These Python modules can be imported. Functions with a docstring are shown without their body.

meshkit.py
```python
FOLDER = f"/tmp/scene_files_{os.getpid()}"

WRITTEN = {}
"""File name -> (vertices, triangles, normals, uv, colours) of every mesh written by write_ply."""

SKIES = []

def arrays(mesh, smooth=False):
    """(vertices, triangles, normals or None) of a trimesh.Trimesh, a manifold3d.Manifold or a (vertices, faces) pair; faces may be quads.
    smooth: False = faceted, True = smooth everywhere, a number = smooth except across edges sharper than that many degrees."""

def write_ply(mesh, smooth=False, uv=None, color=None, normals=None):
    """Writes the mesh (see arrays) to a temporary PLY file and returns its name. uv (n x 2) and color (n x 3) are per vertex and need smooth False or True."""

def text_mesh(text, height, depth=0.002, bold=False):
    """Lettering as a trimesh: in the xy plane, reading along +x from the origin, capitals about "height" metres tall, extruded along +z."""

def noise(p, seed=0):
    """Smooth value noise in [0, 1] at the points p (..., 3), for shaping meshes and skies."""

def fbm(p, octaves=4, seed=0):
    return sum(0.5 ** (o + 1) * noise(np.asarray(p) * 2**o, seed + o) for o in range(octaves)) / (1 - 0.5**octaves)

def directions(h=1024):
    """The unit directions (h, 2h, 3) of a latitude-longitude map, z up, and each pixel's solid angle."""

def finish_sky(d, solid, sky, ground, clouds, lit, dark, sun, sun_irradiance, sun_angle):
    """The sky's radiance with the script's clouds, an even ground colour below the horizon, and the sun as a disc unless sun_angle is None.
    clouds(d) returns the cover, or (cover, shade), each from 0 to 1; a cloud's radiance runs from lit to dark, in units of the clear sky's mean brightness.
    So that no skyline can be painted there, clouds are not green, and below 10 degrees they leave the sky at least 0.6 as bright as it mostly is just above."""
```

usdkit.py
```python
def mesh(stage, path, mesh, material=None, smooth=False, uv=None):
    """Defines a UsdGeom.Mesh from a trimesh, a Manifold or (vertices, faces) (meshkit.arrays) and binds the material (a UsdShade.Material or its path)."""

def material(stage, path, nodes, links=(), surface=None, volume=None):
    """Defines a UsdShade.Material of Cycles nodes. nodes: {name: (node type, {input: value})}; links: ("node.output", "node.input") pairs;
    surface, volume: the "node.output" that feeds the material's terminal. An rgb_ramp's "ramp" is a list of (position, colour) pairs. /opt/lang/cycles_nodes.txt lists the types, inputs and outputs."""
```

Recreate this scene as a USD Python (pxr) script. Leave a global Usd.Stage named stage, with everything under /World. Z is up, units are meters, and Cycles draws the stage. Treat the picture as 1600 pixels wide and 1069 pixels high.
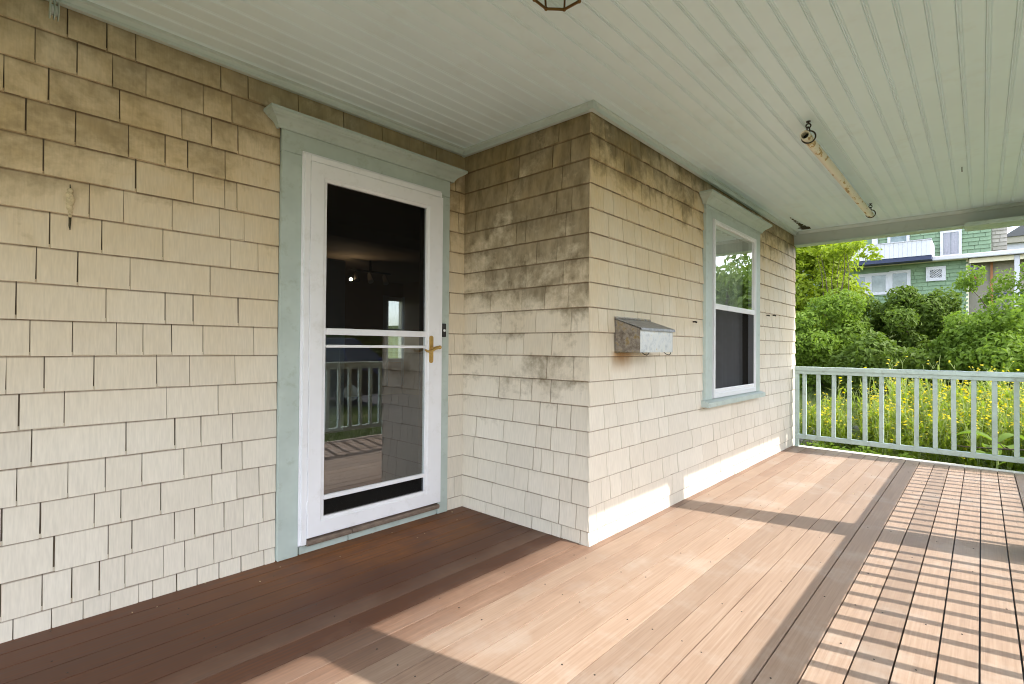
import math, random
import numpy as np, trimesh
from shapely.geometry import Polygon
import usdkit, meshkit
from pxr import Usd, UsdGeom, UsdLux, UsdShade, Gf, Sdf

stage = Usd.Stage.CreateInMemory()
UsdGeom.SetStageUpAxis(stage, UsdGeom.Tokens.z)
UsdGeom.SetStageMetersPerUnit(stage, 1.0)
UsdGeom.Xform.Define(stage, '/World')
UsdGeom.Scope.Define(stage, '/World/Looks')

# ------------------------------------------------------------------ camera
CAM = (-2.4610, -2.7259, 1.128)
YAW, PITCH, ROLL, FPX = 0.74206, 0.010335, 0.007927, 800.455
EXPOSURE = 1.76
fw = np.array([math.cos(YAW) * math.cos(PITCH), math.sin(YAW) * math.cos(PITCH), math.sin(PITCH)])
r0 = np.array([math.sin(YAW), -math.cos(YAW), 0.0])
u0 = np.cross(r0, fw)
rt = r0 * math.cos(ROLL) + u0 * math.sin(ROLL)
up = -r0 * math.sin(ROLL) + u0 * math.cos(ROLL)
cam = UsdGeom.Camera.Define(stage, '/World/camera')
cam.CreateHorizontalApertureAttr(36.0)
cam.CreateVerticalApertureAttr(36.0 * 684 / 1024)
cam.CreateFocalLengthAttr(36.0 * FPX / 1600)
cam.CreateClippingRangeAttr(Gf.Vec2f(0.05, 500))
cam.CreateExposureAttr(EXPOSURE)
cam.AddTransformOp().Set(Gf.Matrix4d(*rt, 0, *up, 0, *(-fw), 0, *CAM, 1))

# ------------------------------------------------------------------ sky and sun
SUN = np.array([0.215, -1.0, 0.979]); SUN = SUN / np.linalg.norm(SUN)
EL, ROT = math.asin(SUN[2]), math.atan2(SUN[0], SUN[1])
SKY_STRENGTH, SUN_INTENSITY = 0.15, 0.5
usdkit.material(stage, '/World/Looks/sky', {
    'tc': ('texture_coordinate', {}),
    'sky': ('sky_texture', {'sky_type': 'single_scattering', 'sun_disc': False, 'sun_elevation': EL, 'sun_rotation': ROT, 'altitude': 50.0, 'aerosol_density': 1.6}),
    'map': ('mapping', {'scale': (1.0, 1.0, 2.6)}),
    'n': ('noise_texture', {'scale': 2.2, 'detail': 6.0, 'roughness': 0.58}),
    'r': ('rgb_ramp', {'ramp': [(0.0, (0, 0, 0)), (0.44, (0, 0, 0)), (0.66, (0.85, 0.85, 0.85)), (1.0, (1, 1, 1))]}),
    'mix': ('mix_color', {'b': (9.0, 9.0, 9.2), 'use_clamp': False}),
    'bg': ('background_shader', {'strength': SKY_STRENGTH}),
}, [('tc.generated', 'map.vector'), ('map.vector', 'n.vector'), ('n.fac', 'r.fac'), ('r.color', 'mix.fac'), ('sky.color', 'mix.a'), ('mix.result', 'bg.color')], surface='bg.background')
dome = UsdLux.DomeLight.Define(stage, '/World/sky')
UsdShade.MaterialBindingAPI.Apply(dome.GetPrim()).Bind(UsdShade.Material.Get(stage, '/World/Looks/sky'))
sun = UsdLux.DistantLight.Define(stage, '/World/sun')
sun.CreateNormalizeAttr(True); sun.CreateIntensityAttr(SUN_INTENSITY); sun.CreateAngleAttr(0.5); sun.CreateColorAttr(Gf.Vec3f(1.0, 0.95, 0.88))
zc = Gf.Vec3d(*map(float, SUN)); xc = Gf.Cross(Gf.Vec3d(0, 0, 1), zc).GetNormalized(); yc = Gf.Cross(zc, xc)
sun.AddTransformOp().Set(Gf.Matrix4d(*xc, 0, *yc, 0, *zc, 0, 0, 0, 30, 1))

# ------------------------------------------------------------------ helpers
rng = np.random.default_rng(7)
random.seed(7)
COUNT, OFF = {}, {'/World': np.zeros(3)}

def numbered(parent, name):
    k = (parent, name); n = COUNT.get(k, 0); COUNT[k] = n + 1
    return f'{parent}/{name}' if n == 0 else f'{parent}/{name}_{n:03d}'

def pth(o):
    return '/World' if o is None else (o if isinstance(o, str) else str(o.GetPath()))

def tag(o, label=None, cat=None, group=None, kind=None):
    p = o if isinstance(o, Usd.Prim) else stage.GetPrimAtPath(pth(o))
    for k, v in (('label', label), ('category', cat), ('group', group), ('kind', kind)):
        if v: p.SetCustomDataByKey(k, v)
    return pth(o)

def thing(name, label, cat, loc=(0, 0, 0), group=None, kind=None):
    path = numbered('/World', name)
    x = UsdGeom.Xform.Define(stage, path); x.AddTranslateOp().Set(Gf.Vec3d(*map(float, loc)))
    OFF[path] = np.array(loc, float)
    return tag(path, label, cat, group, kind)

def holder(name, parent):
    path = numbered(parent, name); UsdGeom.Xform.Define(stage, path); OFF[path] = OFF[parent]
    return path

class MB:
    def __init__(s): s.v, s.f, s.n = [], [], 0
    def add(s, v, f):
        v = np.asarray(v, float); f = np.asarray(f, int)
        if f.shape[1] == 4: f = np.vstack([f[:, [0, 1, 2]], f[:, [0, 2, 3]]])
        s.v.append(v); s.f.append(f + s.n); s.n += len(v); return s
    def tm(s, m): return s.add(m.vertices, m.faces)
    def box(s, x0, x1, y0, y1, z0, z1, bev=0.0, R=None, c=None):
        if bev > 0:
            import itertools
            pts = []
            for ax in range(3):
                for q in itertools.product((0, 1), repeat=3):
                    lo, hi = np.array([x0, y0, z0], float), np.array([x1, y1, z1], float)
                    p = np.where(np.array(q) == 1, hi, lo); d = np.where(np.array(q) == 1, -bev, bev)
                    d2 = d.copy(); d2[ax] = 0; pts.append(p + d2)
            m = trimesh.convex.convex_hull(np.array(pts)); v, f = np.array(m.vertices), np.array(m.faces)
        else:
            v = np.array([[x, y, z] for x in (x0, x1) for y in (y0, y1) for z in (z0, z1)], float)
            f = np.array([[0, 1, 3, 2], [4, 6, 7, 5], [0, 4, 5, 1], [2, 3, 7, 6], [0, 2, 6, 4], [1, 5, 7, 3]])
        if R is not None:
            c = np.array(c if c is not None else v.mean(0)); v = (v - c) @ np.asarray(R).T + c
        return s.add(v, f)
    def prism(s, poly, a0, a1, axis):
        """poly: 2-D outline extruded along axis from a0 to a1 (the two other axes in x,y,z order)."""
        pg = Polygon(poly).buffer(0)
        m = trimesh.creation.extrude_polygon(pg, a1 - a0, engine='earcut')
        v = np.array(m.vertices); f = np.array(m.faces); w = np.zeros_like(v)
        o = [i for i in range(3) if i != axis]
        w[:, o[0]], w[:, o[1]], w[:, axis] = v[:, 0], v[:, 1], v[:, 2] + a0
        if axis == 1: f = f[:, ::-1]
        return s.add(w, f)
    def tube(s, pts, r, n=8, cap=True):
        pts = np.asarray(pts, float); r = np.broadcast_to(np.asarray(r, float), (len(pts),))
        t = np.gradient(pts, axis=0); t /= np.linalg.norm(t, axis=1, keepdims=True) + 1e-12
        ref = np.array([0, 0, 1.0]) if abs(t[0, 2]) < 0.9 else np.array([1.0, 0, 0])
        a = np.linspace(0, 2 * np.pi, n, endpoint=False); rings = []
        u = np.cross(t[0], ref); u /= np.linalg.norm(u)
        for i in range(len(pts)):
            u = u - t[i] * (u @ t[i]); u /= np.linalg.norm(u) + 1e-12; w = np.cross(t[i], u)
            rings.append(pts[i] + r[i] * (np.cos(a)[:, None] * u + np.sin(a)[:, None] * w))
        v = np.vstack(rings + ([pts[:1], pts[-1:]] if cap else [])); f = []
        for i in range(len(pts) - 1):
            for j in range(n):
                k = (j + 1) % n; f += [[i * n + j, i * n + k, (i + 1) * n + k], [i * n + j, (i + 1) * n + k, (i + 1) * n + j]]
        if cap:
            b = len(pts) * n
            for j in range(n):
                k = (j + 1) % n; f += [[b, k, j], [b + 1, b - n + j, b - n + k]]
        return s.add(v, np.array(f))
    def ring(s, c, R, r, nrm, n=24, m=8):
        nrm = np.array(nrm, float); nrm /= np.linalg.norm(nrm)
        a = np.array([0, 0, 1.0]) if abs(nrm[2]) < .9 else np.array([1.0, 0, 0])
        u = np.cross(nrm, a); u /= np.linalg.norm(u); w = np.cross(nrm, u)
        t = np.linspace(0, 2 * np.pi, n + 1)
        return s.tube(np.array(c) + R * (np.cos(t)[:, None] * u + np.sin(t)[:, None] * w), r, m, cap=False)
    def lathe(s, prof, c, n=24):
        """prof: (radius, z) pairs around the vertical through c."""
        prof = np.asarray(prof, float); a = np.linspace(0, 2 * np.pi, n, endpoint=False); v, f = [], []
        for R, z in prof: v += [[c[0] + R * math.cos(q), c[1] + R * math.sin(q), c[2] + z] for q in a]
        for i in range(len(prof) - 1):
            for j in range(n):
                k = (j + 1) % n; f.append([i * n + j, i * n + k, (i + 1) * n + k, (i + 1) * n + j][:4])
        return s.add(v, np.array(f))
    def ball(s, c, r, sub=2, sc=(1, 1, 1)):
        m = trimesh.creation.icosphere(subdivisions=sub, radius=1); return s.add(np.array(m.vertices) * np.array(sc) * r + np.array(c), m.faces)
    def build(s, name, mat, parent='/World', smooth=False, label=None):
        path = numbered(parent, name); off = OFF.get(parent, np.zeros(3)); OFF[path] = off
        v = np.vstack(s.v) - off; f = np.vstack(s.f)
        usdkit.mesh(stage, path, (v, f), LOOK[mat] if isinstance(mat, str) else mat, smooth)
        if label: tag(path, label)
        return path

def bx(*a, **k): return MB().box(*a, **k)
def rot(axis, ang):
    return trimesh.transformations.rotation_matrix(ang, axis)[:3, :3]

# ------------------------------------------------------------------ materials
LOOK = {}
def mat(name, nodes, links=(), surface='p.BSDF'):
    LOOK[name] = usdkit.material(stage, '/World/Looks/' + name, nodes, links, surface=surface); return LOOK[name]

def paint(name, col, rough=0.5, var=0.06, scale=6.0, bump=0.15, bscale=60.0, dirt=None, dirt_amt=0.0, metallic=0.0, spec=0.5):
    """A painted or plain surface: colour with faint blotches, fine relief and optional dirt blotches."""
    c = np.array(col); d = dirt or tuple(c * 0.5)
    return mat(name, {
        'g': ('geometry', {}),
        'n': ('noise_texture', {'scale': scale, 'detail': 5.0, 'roughness': 0.6}),
        'r': ('rgb_ramp', {'ramp': [(0.3, tuple(c * (1 - var))), (0.7, tuple(np.minimum(c * (1 + var), 1)))]}),
        'n2': ('noise_texture', {'scale': scale * 2.3, 'detail': 7.0, 'roughness': 0.7}),
        'dr': ('rgb_ramp', {'ramp': [(0.55, (0, 0, 0)), (0.75, (dirt_amt,) * 3)]}),
        'm': ('mix_color', {'b': d}),
        'n3': ('noise_texture', {'scale': bscale, 'detail': 3.0}),
        'b': ('bump', {'strength': bump, 'distance': 0.004}),
        'p': ('principled_bsdf', {'roughness': rough, 'metallic': metallic, 'specular_ior_level': spec}),
    }, [('g.position', 'n.vector'), ('g.position', 'n2.vector'), ('g.position', 'n3.vector'), ('n.fac', 'r.fac'), ('n2.fac', 'dr.fac'), ('r.color', 'm.a'), ('dr.color', 'm.fac'),
        ('m.result', 'p.base_color'), ('n3.fac', 'b.height'), ('b.normal', 'p.normal')])

def shingle_paint(name, zmid, zgain, amt, seed, nsc=2.0, thr=0.5):
    """Old cream paint on wood shingles with grey-brown mildew in blotches that thicken higher up."""
    return mat(name, {
        'g': ('geometry', {}), 'sx': ('separate_xyz', {}), 'oi': ('object_info', {}),
        'off': ('mapping', {'location': (seed, seed * 0.7, seed * 1.3)}),
        'n1': ('noise_texture', {'scale': nsc, 'detail': 6.0, 'roughness': 0.66, 'distortion': 0.4}),
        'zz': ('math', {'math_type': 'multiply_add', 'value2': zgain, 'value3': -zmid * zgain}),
        'sum': ('math', {'math_type': 'add'}),
        'ro': ('math', {'math_type': 'multiply_add', 'value2': 0.11, 'value3': -0.055}),
        'sum2': ('math', {'math_type': 'add'}),
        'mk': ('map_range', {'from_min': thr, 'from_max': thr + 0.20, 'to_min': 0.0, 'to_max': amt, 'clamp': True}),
        # streaky fine mottling inside the mildew
        'st': ('mapping', {'scale': (15.0, 15.0, 7.0)}),
        'n2': ('noise_texture', {'scale': 1.0, 'detail': 5.0, 'roughness': 0.6}),
        'mr2': ('map_range', {'from_min': 0.3, 'from_max': 0.7, 'to_min': 0.55, 'to_max': 1.0, 'clamp': True}),
        'mm': ('math', {'math_type': 'multiply'}),
        'wv': ('rgb_ramp', {'ramp': [(0.0, (0.655, 0.605, 0.52)), (0.5, (0.685, 0.632, 0.54)), (1.0, (0.715, 0.665, 0.575))]}),
        'yz': ('map_range', {'from_min': 0.7, 'from_max': 2.2, 'to_min': 0.08, 'to_max': 1.35, 'clamp': True}),  # tan deepens with height: weathering plus warm bounce light put into the colour
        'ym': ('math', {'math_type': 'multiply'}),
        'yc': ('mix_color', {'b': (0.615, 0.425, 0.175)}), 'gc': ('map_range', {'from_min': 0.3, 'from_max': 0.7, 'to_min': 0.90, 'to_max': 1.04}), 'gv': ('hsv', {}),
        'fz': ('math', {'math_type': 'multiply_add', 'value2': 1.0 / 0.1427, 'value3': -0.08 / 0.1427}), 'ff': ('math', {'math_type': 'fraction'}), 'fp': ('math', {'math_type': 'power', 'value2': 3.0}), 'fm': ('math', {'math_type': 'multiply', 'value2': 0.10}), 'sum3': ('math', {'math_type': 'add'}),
        'nf': ('noise_texture', {'scale': 16.0, 'detail': 7.0, 'roughness': 0.7}), 'nfm': ('math', {'math_type': 'multiply_add', 'value2': 0.34, 'value3': -0.17}), 'sum4': ('math', {'math_type': 'add'}),
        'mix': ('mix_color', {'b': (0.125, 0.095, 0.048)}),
        'gr': ('mapping', {'scale': (140.0, 140.0, 9.0)}),
        'n3': ('noise_texture', {'scale': 1.0, 'detail': 4.0, 'roughness': 0.6}),
        'b': ('bump', {'strength': 0.10, 'distance': 0.003}),
        'p': ('principled_bsdf', {'roughness': 0.62, 'specular_ior_level': 0.35}),
        # rust run below the mailbox
        'rx': ('map_range', {'from_min': 0.21, 'from_max': 0.27, 'clamp': True}), 'rx2': ('map_range', {'from_min': 0.50, 'from_max': 0.40, 'clamp': True}),
        'rz': ('map_range', {'from_min': 0.97, 'from_max': 1.085, 'clamp': True}), 'rz2': ('map_range', {'from_min': 1.112, 'from_max': 1.102, 'clamp': True}),
        'ry': ('math', {'math_type': 'less_than', 'value2': -1.07}),
        'q1': ('math', {'math_type': 'multiply'}), 'q2': ('math', {'math_type': 'multiply'}), 'q3': ('math', {'math_type': 'multiply'}), 'q4': ('math', {'math_type': 'multiply'}), 'q5': ('math', {'math_type': 'multiply', 'value2': 1.1, 'use_clamp': True}), 'q6': ('math', {'math_type': 'multiply', 'use_clamp': True}),
        'rust': ('mix_color', {'b': (0.40, 0.205, 0.065)}),
        'cr': ('map_range', {'from_min': 0.938, 'from_max': 0.978, 'to_min': 0.0, 'to_max': 0.8, 'clamp': True}), 'crn': ('math', {'math_type': 'multiply', 'use_clamp': True}), 'crx': ('math', {'math_type': 'multiply_add', 'value2': 1.2, 'value3': 0.3}), 'crm': ('mix_color', {'b': (0.13, 0.082, 0.042)}),  # brown line under each butt: crevice dirt plus the butt shadow painted in
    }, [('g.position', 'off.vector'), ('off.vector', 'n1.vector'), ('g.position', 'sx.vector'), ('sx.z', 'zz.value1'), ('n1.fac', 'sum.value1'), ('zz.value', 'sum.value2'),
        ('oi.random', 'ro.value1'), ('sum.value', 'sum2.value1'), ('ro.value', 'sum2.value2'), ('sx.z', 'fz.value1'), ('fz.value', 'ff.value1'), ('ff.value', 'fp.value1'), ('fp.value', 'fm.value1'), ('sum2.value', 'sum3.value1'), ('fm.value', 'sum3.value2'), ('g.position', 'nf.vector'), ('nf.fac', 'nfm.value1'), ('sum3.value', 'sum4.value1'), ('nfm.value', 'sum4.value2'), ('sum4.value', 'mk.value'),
        ('g.position', 'st.vector'), ('st.vector', 'n2.vector'), ('n2.fac', 'mr2.value'), ('mk.result', 'mm.value1'), ('mr2.result', 'mm.value2'),
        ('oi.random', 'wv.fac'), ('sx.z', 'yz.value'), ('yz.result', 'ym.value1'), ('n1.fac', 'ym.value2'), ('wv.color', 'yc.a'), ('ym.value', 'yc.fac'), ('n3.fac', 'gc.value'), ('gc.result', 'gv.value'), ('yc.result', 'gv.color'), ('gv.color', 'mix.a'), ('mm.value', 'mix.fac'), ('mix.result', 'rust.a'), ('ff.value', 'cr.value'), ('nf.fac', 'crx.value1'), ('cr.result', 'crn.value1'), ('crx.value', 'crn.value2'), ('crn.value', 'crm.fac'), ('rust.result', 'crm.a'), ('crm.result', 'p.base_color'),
        ('sx.x', 'rx.value'), ('sx.x', 'rx2.value'), ('sx.z', 'rz.value'), ('sx.z', 'rz2.value'), ('sx.y', 'ry.value1'), ('rx.result', 'q1.value1'), ('rx2.result', 'q1.value2'), ('q1.value', 'q2.value1'), ('rz.result', 'q2.value2'), ('q2.value', 'q3.value1'), ('rz2.result', 'q3.value2'), ('q3.value', 'q4.value1'), ('ry.value', 'q4.value2'), ('q4.value', 'q5.value1'), ('q5.value', 'q6.value1'), ('mr2.result', 'q6.value2'), ('q6.value', 'rust.fac'),
        ('g.position', 'gr.vector'), ('gr.vector', 'n3.vector'), ('n3.fac', 'b.height'), ('b.normal', 'p.normal')])

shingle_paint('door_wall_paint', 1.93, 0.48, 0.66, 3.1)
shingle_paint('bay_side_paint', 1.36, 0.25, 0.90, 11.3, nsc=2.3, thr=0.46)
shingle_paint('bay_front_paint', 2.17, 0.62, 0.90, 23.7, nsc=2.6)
paint('sheathing', (0.09, 0.068, 0.046), 0.8)
paint('trim_paint', (0.435, 0.50, 0.465), 0.48, 0.07, 7.0, 0.25, 35, dirt=(0.29, 0.32, 0.25), dirt_amt=0.65)
paint('rail_paint', (0.48, 0.58, 0.525), 0.5, 0.08, 7.0, 0.35, 45, dirt=(0.25, 0.28, 0.21), dirt_amt=0.8)
paint('ceiling_paint', (0.75, 0.865, 0.915), 0.38, 0.025, 2.0, 0.05, 30, dirt=(0.62, 0.66, 0.64), dirt_amt=0.35)
paint('beam_paint', (0.46, 0.50, 0.465), 0.45, 0.05, 4.0, 0.12, 40, dirt=(0.30, 0.31, 0.25), dirt_amt=0.4)
paint('moulding_paint', (0.56, 0.615, 0.59), 0.42, 0.05, 5.0, 0.1, 40)
paint('white_metal', (0.78, 0.78, 0.81), 0.36, 0.03, 5.0, 0.04, 20, dirt=(0.58, 0.57, 0.55), dirt_amt=0.5)
paint('white_paint', (0.78, 0.77, 0.75), 0.5, 0.03)
paint('nosing_paint', (0.66, 0.62, 0.52), 0.6, 0.12, 9.0, 0.3, 60, dirt=(0.35, 0.3, 0.2), dirt_amt=0.7)
paint('brass', (0.55, 0.37, 0.13), 0.35, 0.12, 30.0, 0.05, 80, metallic=0.9)
paint('old_brass', (0.18, 0.095, 0.03), 0.4, 0.2, 30.0, 0.1, 80, metallic=0.8)
paint('dark_iron', (0.06, 0.05, 0.042), 0.5, 0.2, 40.0, 0.2, 90, metallic=0.7)
paint('black_plastic', (0.015, 0.015, 0.016), 0.4)
paint('rubber', (0.02, 0.02, 0.02), 0.8)
paint('screen_frame', (0.70, 0.70, 0.72), 0.4, 0.02)
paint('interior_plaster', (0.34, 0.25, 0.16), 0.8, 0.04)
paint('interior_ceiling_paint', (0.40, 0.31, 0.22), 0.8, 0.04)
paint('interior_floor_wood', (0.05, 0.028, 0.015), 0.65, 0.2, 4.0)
paint('dark_wood', (0.05, 0.03, 0.018), 0.5, 0.2, 8.0)
paint('curtain_cloth', (0.62, 0.60, 0.55), 0.85, 0.05, 20.0)
paint('dark_curtain', (0.58, 0.58, 0.60), 0.85, 0.06, 20.0)
paint('green_shingle', (0.175, 0.26, 0.155), 0.7, 0.12, 2.0, 0.2, 30)
paint('grey_shingle', (0.36, 0.33, 0.30), 0.8, 0.15, 3.0, 0.2, 30)
paint('house_white', (0.50, 0.50, 0.53), 0.5, 0.04, 3.0)
paint('grey_curtain', (0.30, 0.30, 0.33), 0.8, 0.1, 12.0)
paint('navy_paint', (0.02, 0.028, 0.07), 0.6)
paint('cream_paint', (0.68, 0.62, 0.45), 0.6)
paint('tan_paint', (0.30, 0.275, 0.21), 0.6)
paint('orange_wood', (0.42, 0.17, 0.06), 0.6)
paint('purple_cloth', (0.10, 0.04, 0.22), 0.8)
paint('red_cloth', (0.35, 0.05, 0.10), 0.8)
paint('roof_felt', (0.10, 0.10, 0.10), 0.9)
paint('asphalt', (0.05, 0.05, 0.052), 0.85, 0.2, 8.0, 0.5, 90)
paint('concrete', (0.36, 0.35, 0.32), 0.85, 0.1, 4.0, 0.3, 60)
paint('white_marking', (0.75, 0.75, 0.72), 0.7, 0.1, 10)
paint('fieldstone', (0.27, 0.26, 0.24), 0.85, 0.25, 6.0, 0.6, 30)
paint('fence_wood', (0.10, 0.085, 0.075), 0.85, 0.3, 6.0, 0.4, 60)
paint('bark', (0.10, 0.075, 0.05), 0.9, 0.3, 10.0, 0.8, 50)
paint('stem_green', (0.30, 0.36, 0.12), 0.7, 0.2, 10.0)
paint('caulk', (0.55, 0.45, 0.28), 0.7, 0.2, 40, 0.4, 80, dirt=(0.08, 0.06, 0.03), dirt_amt=0.9)
paint('dark_gap_wood', (0.05, 0.042, 0.02), 0.85, 0.4, 40, 0.5, 80)
paint('weathered_wood', (0.17, 0.125, 0.095), 0.75, 0.35, 14.0, 0.5, 90)
paint('car_dark', (0.012, 0.016, 0.022), 0.18, 0.02)
paint('car_blue', (0.02, 0.03, 0.07), 0.2, 0.02)
paint('car_silver', (0.55, 0.56, 0.58), 0.25, 0.02, metallic=0.6)
paint('car_glass', (0.02, 0.024, 0.026), 0.06)
mat('house_pane', {'g': ('geometry', {}), 'n': ('noise_texture', {'scale': 3.0, 'detail': 3.0}), 'r': ('rgb_ramp', {'ramp': [(0.3, (0.05, 0.07, 0.06)), (0.7, (0.16, 0.19, 0.18))]}), 'p': ('principled_bsdf', {'roughness': 0.05, 'ior': 1.9})}, [('g.position', 'n.vector'), ('n.fac', 'r.fac'), ('r.color', 'p.base_color')])
paint('wheel_metal', (0.5, 0.5, 0.52), 0.3, 0.05, metallic=0.9)
paint('headlamp', (0.75, 0.76, 0.78), 0.1, 0.02)
paint('tail_lamp', (0.3, 0.01, 0.01), 0.2, 0.02)

mat('pipe_paint', {  # old cream paint flaking off a rusty pipe
    'g': ('geometry', {}), 'map': ('mapping', {'scale': (9.0, 26.0, 26.0)}),
    'n': ('noise_texture', {'scale': 1.0, 'detail': 6.0, 'roughness': 0.62}),
    'r': ('rgb_ramp', {'ramp': [(0.565, (0.78, 0.73, 0.60)), (0.595, (0.55, 0.40, 0.16)), (0.68, (0.24, 0.12, 0.035))]}),
    'b': ('bump', {'strength': 0.5, 'distance': 0.003}), 'p': ('principled_bsdf', {'roughness': 0.55})},
    [('g.position', 'map.vector'), ('map.vector', 'n.vector'), ('n.fac', 'r.fac'), ('r.color', 'p.base_color'), ('n.fac', 'b.height'), ('b.normal', 'p.normal')])
mat('mailbox_steel', {  # weathered galvanised sheet, blotched rust brown
    'g': ('geometry', {}), 'n': ('noise_texture', {'scale': 17.0, 'detail': 7.0, 'roughness': 0.68}),
    'r': ('rgb_ramp', {'ramp': [(0.30, (0.09, 0.07, 0.06)), (0.44, (0.22, 0.19, 0.16)), (0.52, (0.31, 0.28, 0.25)), (0.60, (0.30, 0.23, 0.12)), (0.72, (0.20, 0.15, 0.07))]}),
    'v': ('voronoi_texture', {'scale': 60.0}), 'vr': ('rgb_ramp', {'ramp': [(0, (0.42,) * 3), (1, (0.28,) * 3)]}), 'rm': ('rgb_to_bw', {}),
    'b': ('bump', {'strength': 0.15, 'distance': 0.002}), 'p': ('principled_bsdf', {'metallic': 0.75})},
    [('g.position', 'n.vector'), ('n.fac', 'r.fac'), ('r.color', 'p.base_color'), ('g.position', 'v.vector'), ('v.distance', 'vr.fac'), ('vr.color', 'rm.color'), ('rm.val', 'p.roughness'), ('n.fac', 'b.height'), ('b.normal', 'p.normal')])
mat('mailbox_front_steel', {  # the same sheet where it stayed bright
    'g': ('geometry', {}), 'n': ('noise_texture', {'scale': 30.0, 'detail': 7.0, 'roughness': 0.68}),
    'r': ('rgb_ramp', {'ramp': [(0.34, (0.40, 0.40, 0.42)), (0.5, (0.56, 0.56, 0.57)), (0.62, (0.60, 0.58, 0.55)), (0.70, (0.46, 0.36, 0.22))]}),
    'p': ('principled_bsdf', {'metallic': 0.6, 'roughness': 0.42})},
    [('g.position', 'n.vector'), ('n.fac', 'r.fac'), ('r.color', 'p.base_color')])
paint('mailbox_lid_steel', (0.30, 0.30, 0.30), 0.5, 0.25, 30.0, 0.1, 60, dirt=(0.10, 0.08, 0.06), dirt_amt=0.8, metallic=0.7)
mat('rust_stain', {
    'g': ('geometry', {}), 'n': ('noise_texture', {'scale': 9.0, 'detail': 5.0}),
    'r': ('rgb_ramp', {'ramp': [(0.3, (0.42, 0.22, 0.07)), (0.7, (0.55, 0.36, 0.16))]}), 'p': ('principled_bsdf', {'roughness': 0.8})},
    [('g.position', 'n.vector'), ('n.fac', 'r.fac'), ('r.color', 'p.base_color')])

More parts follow.
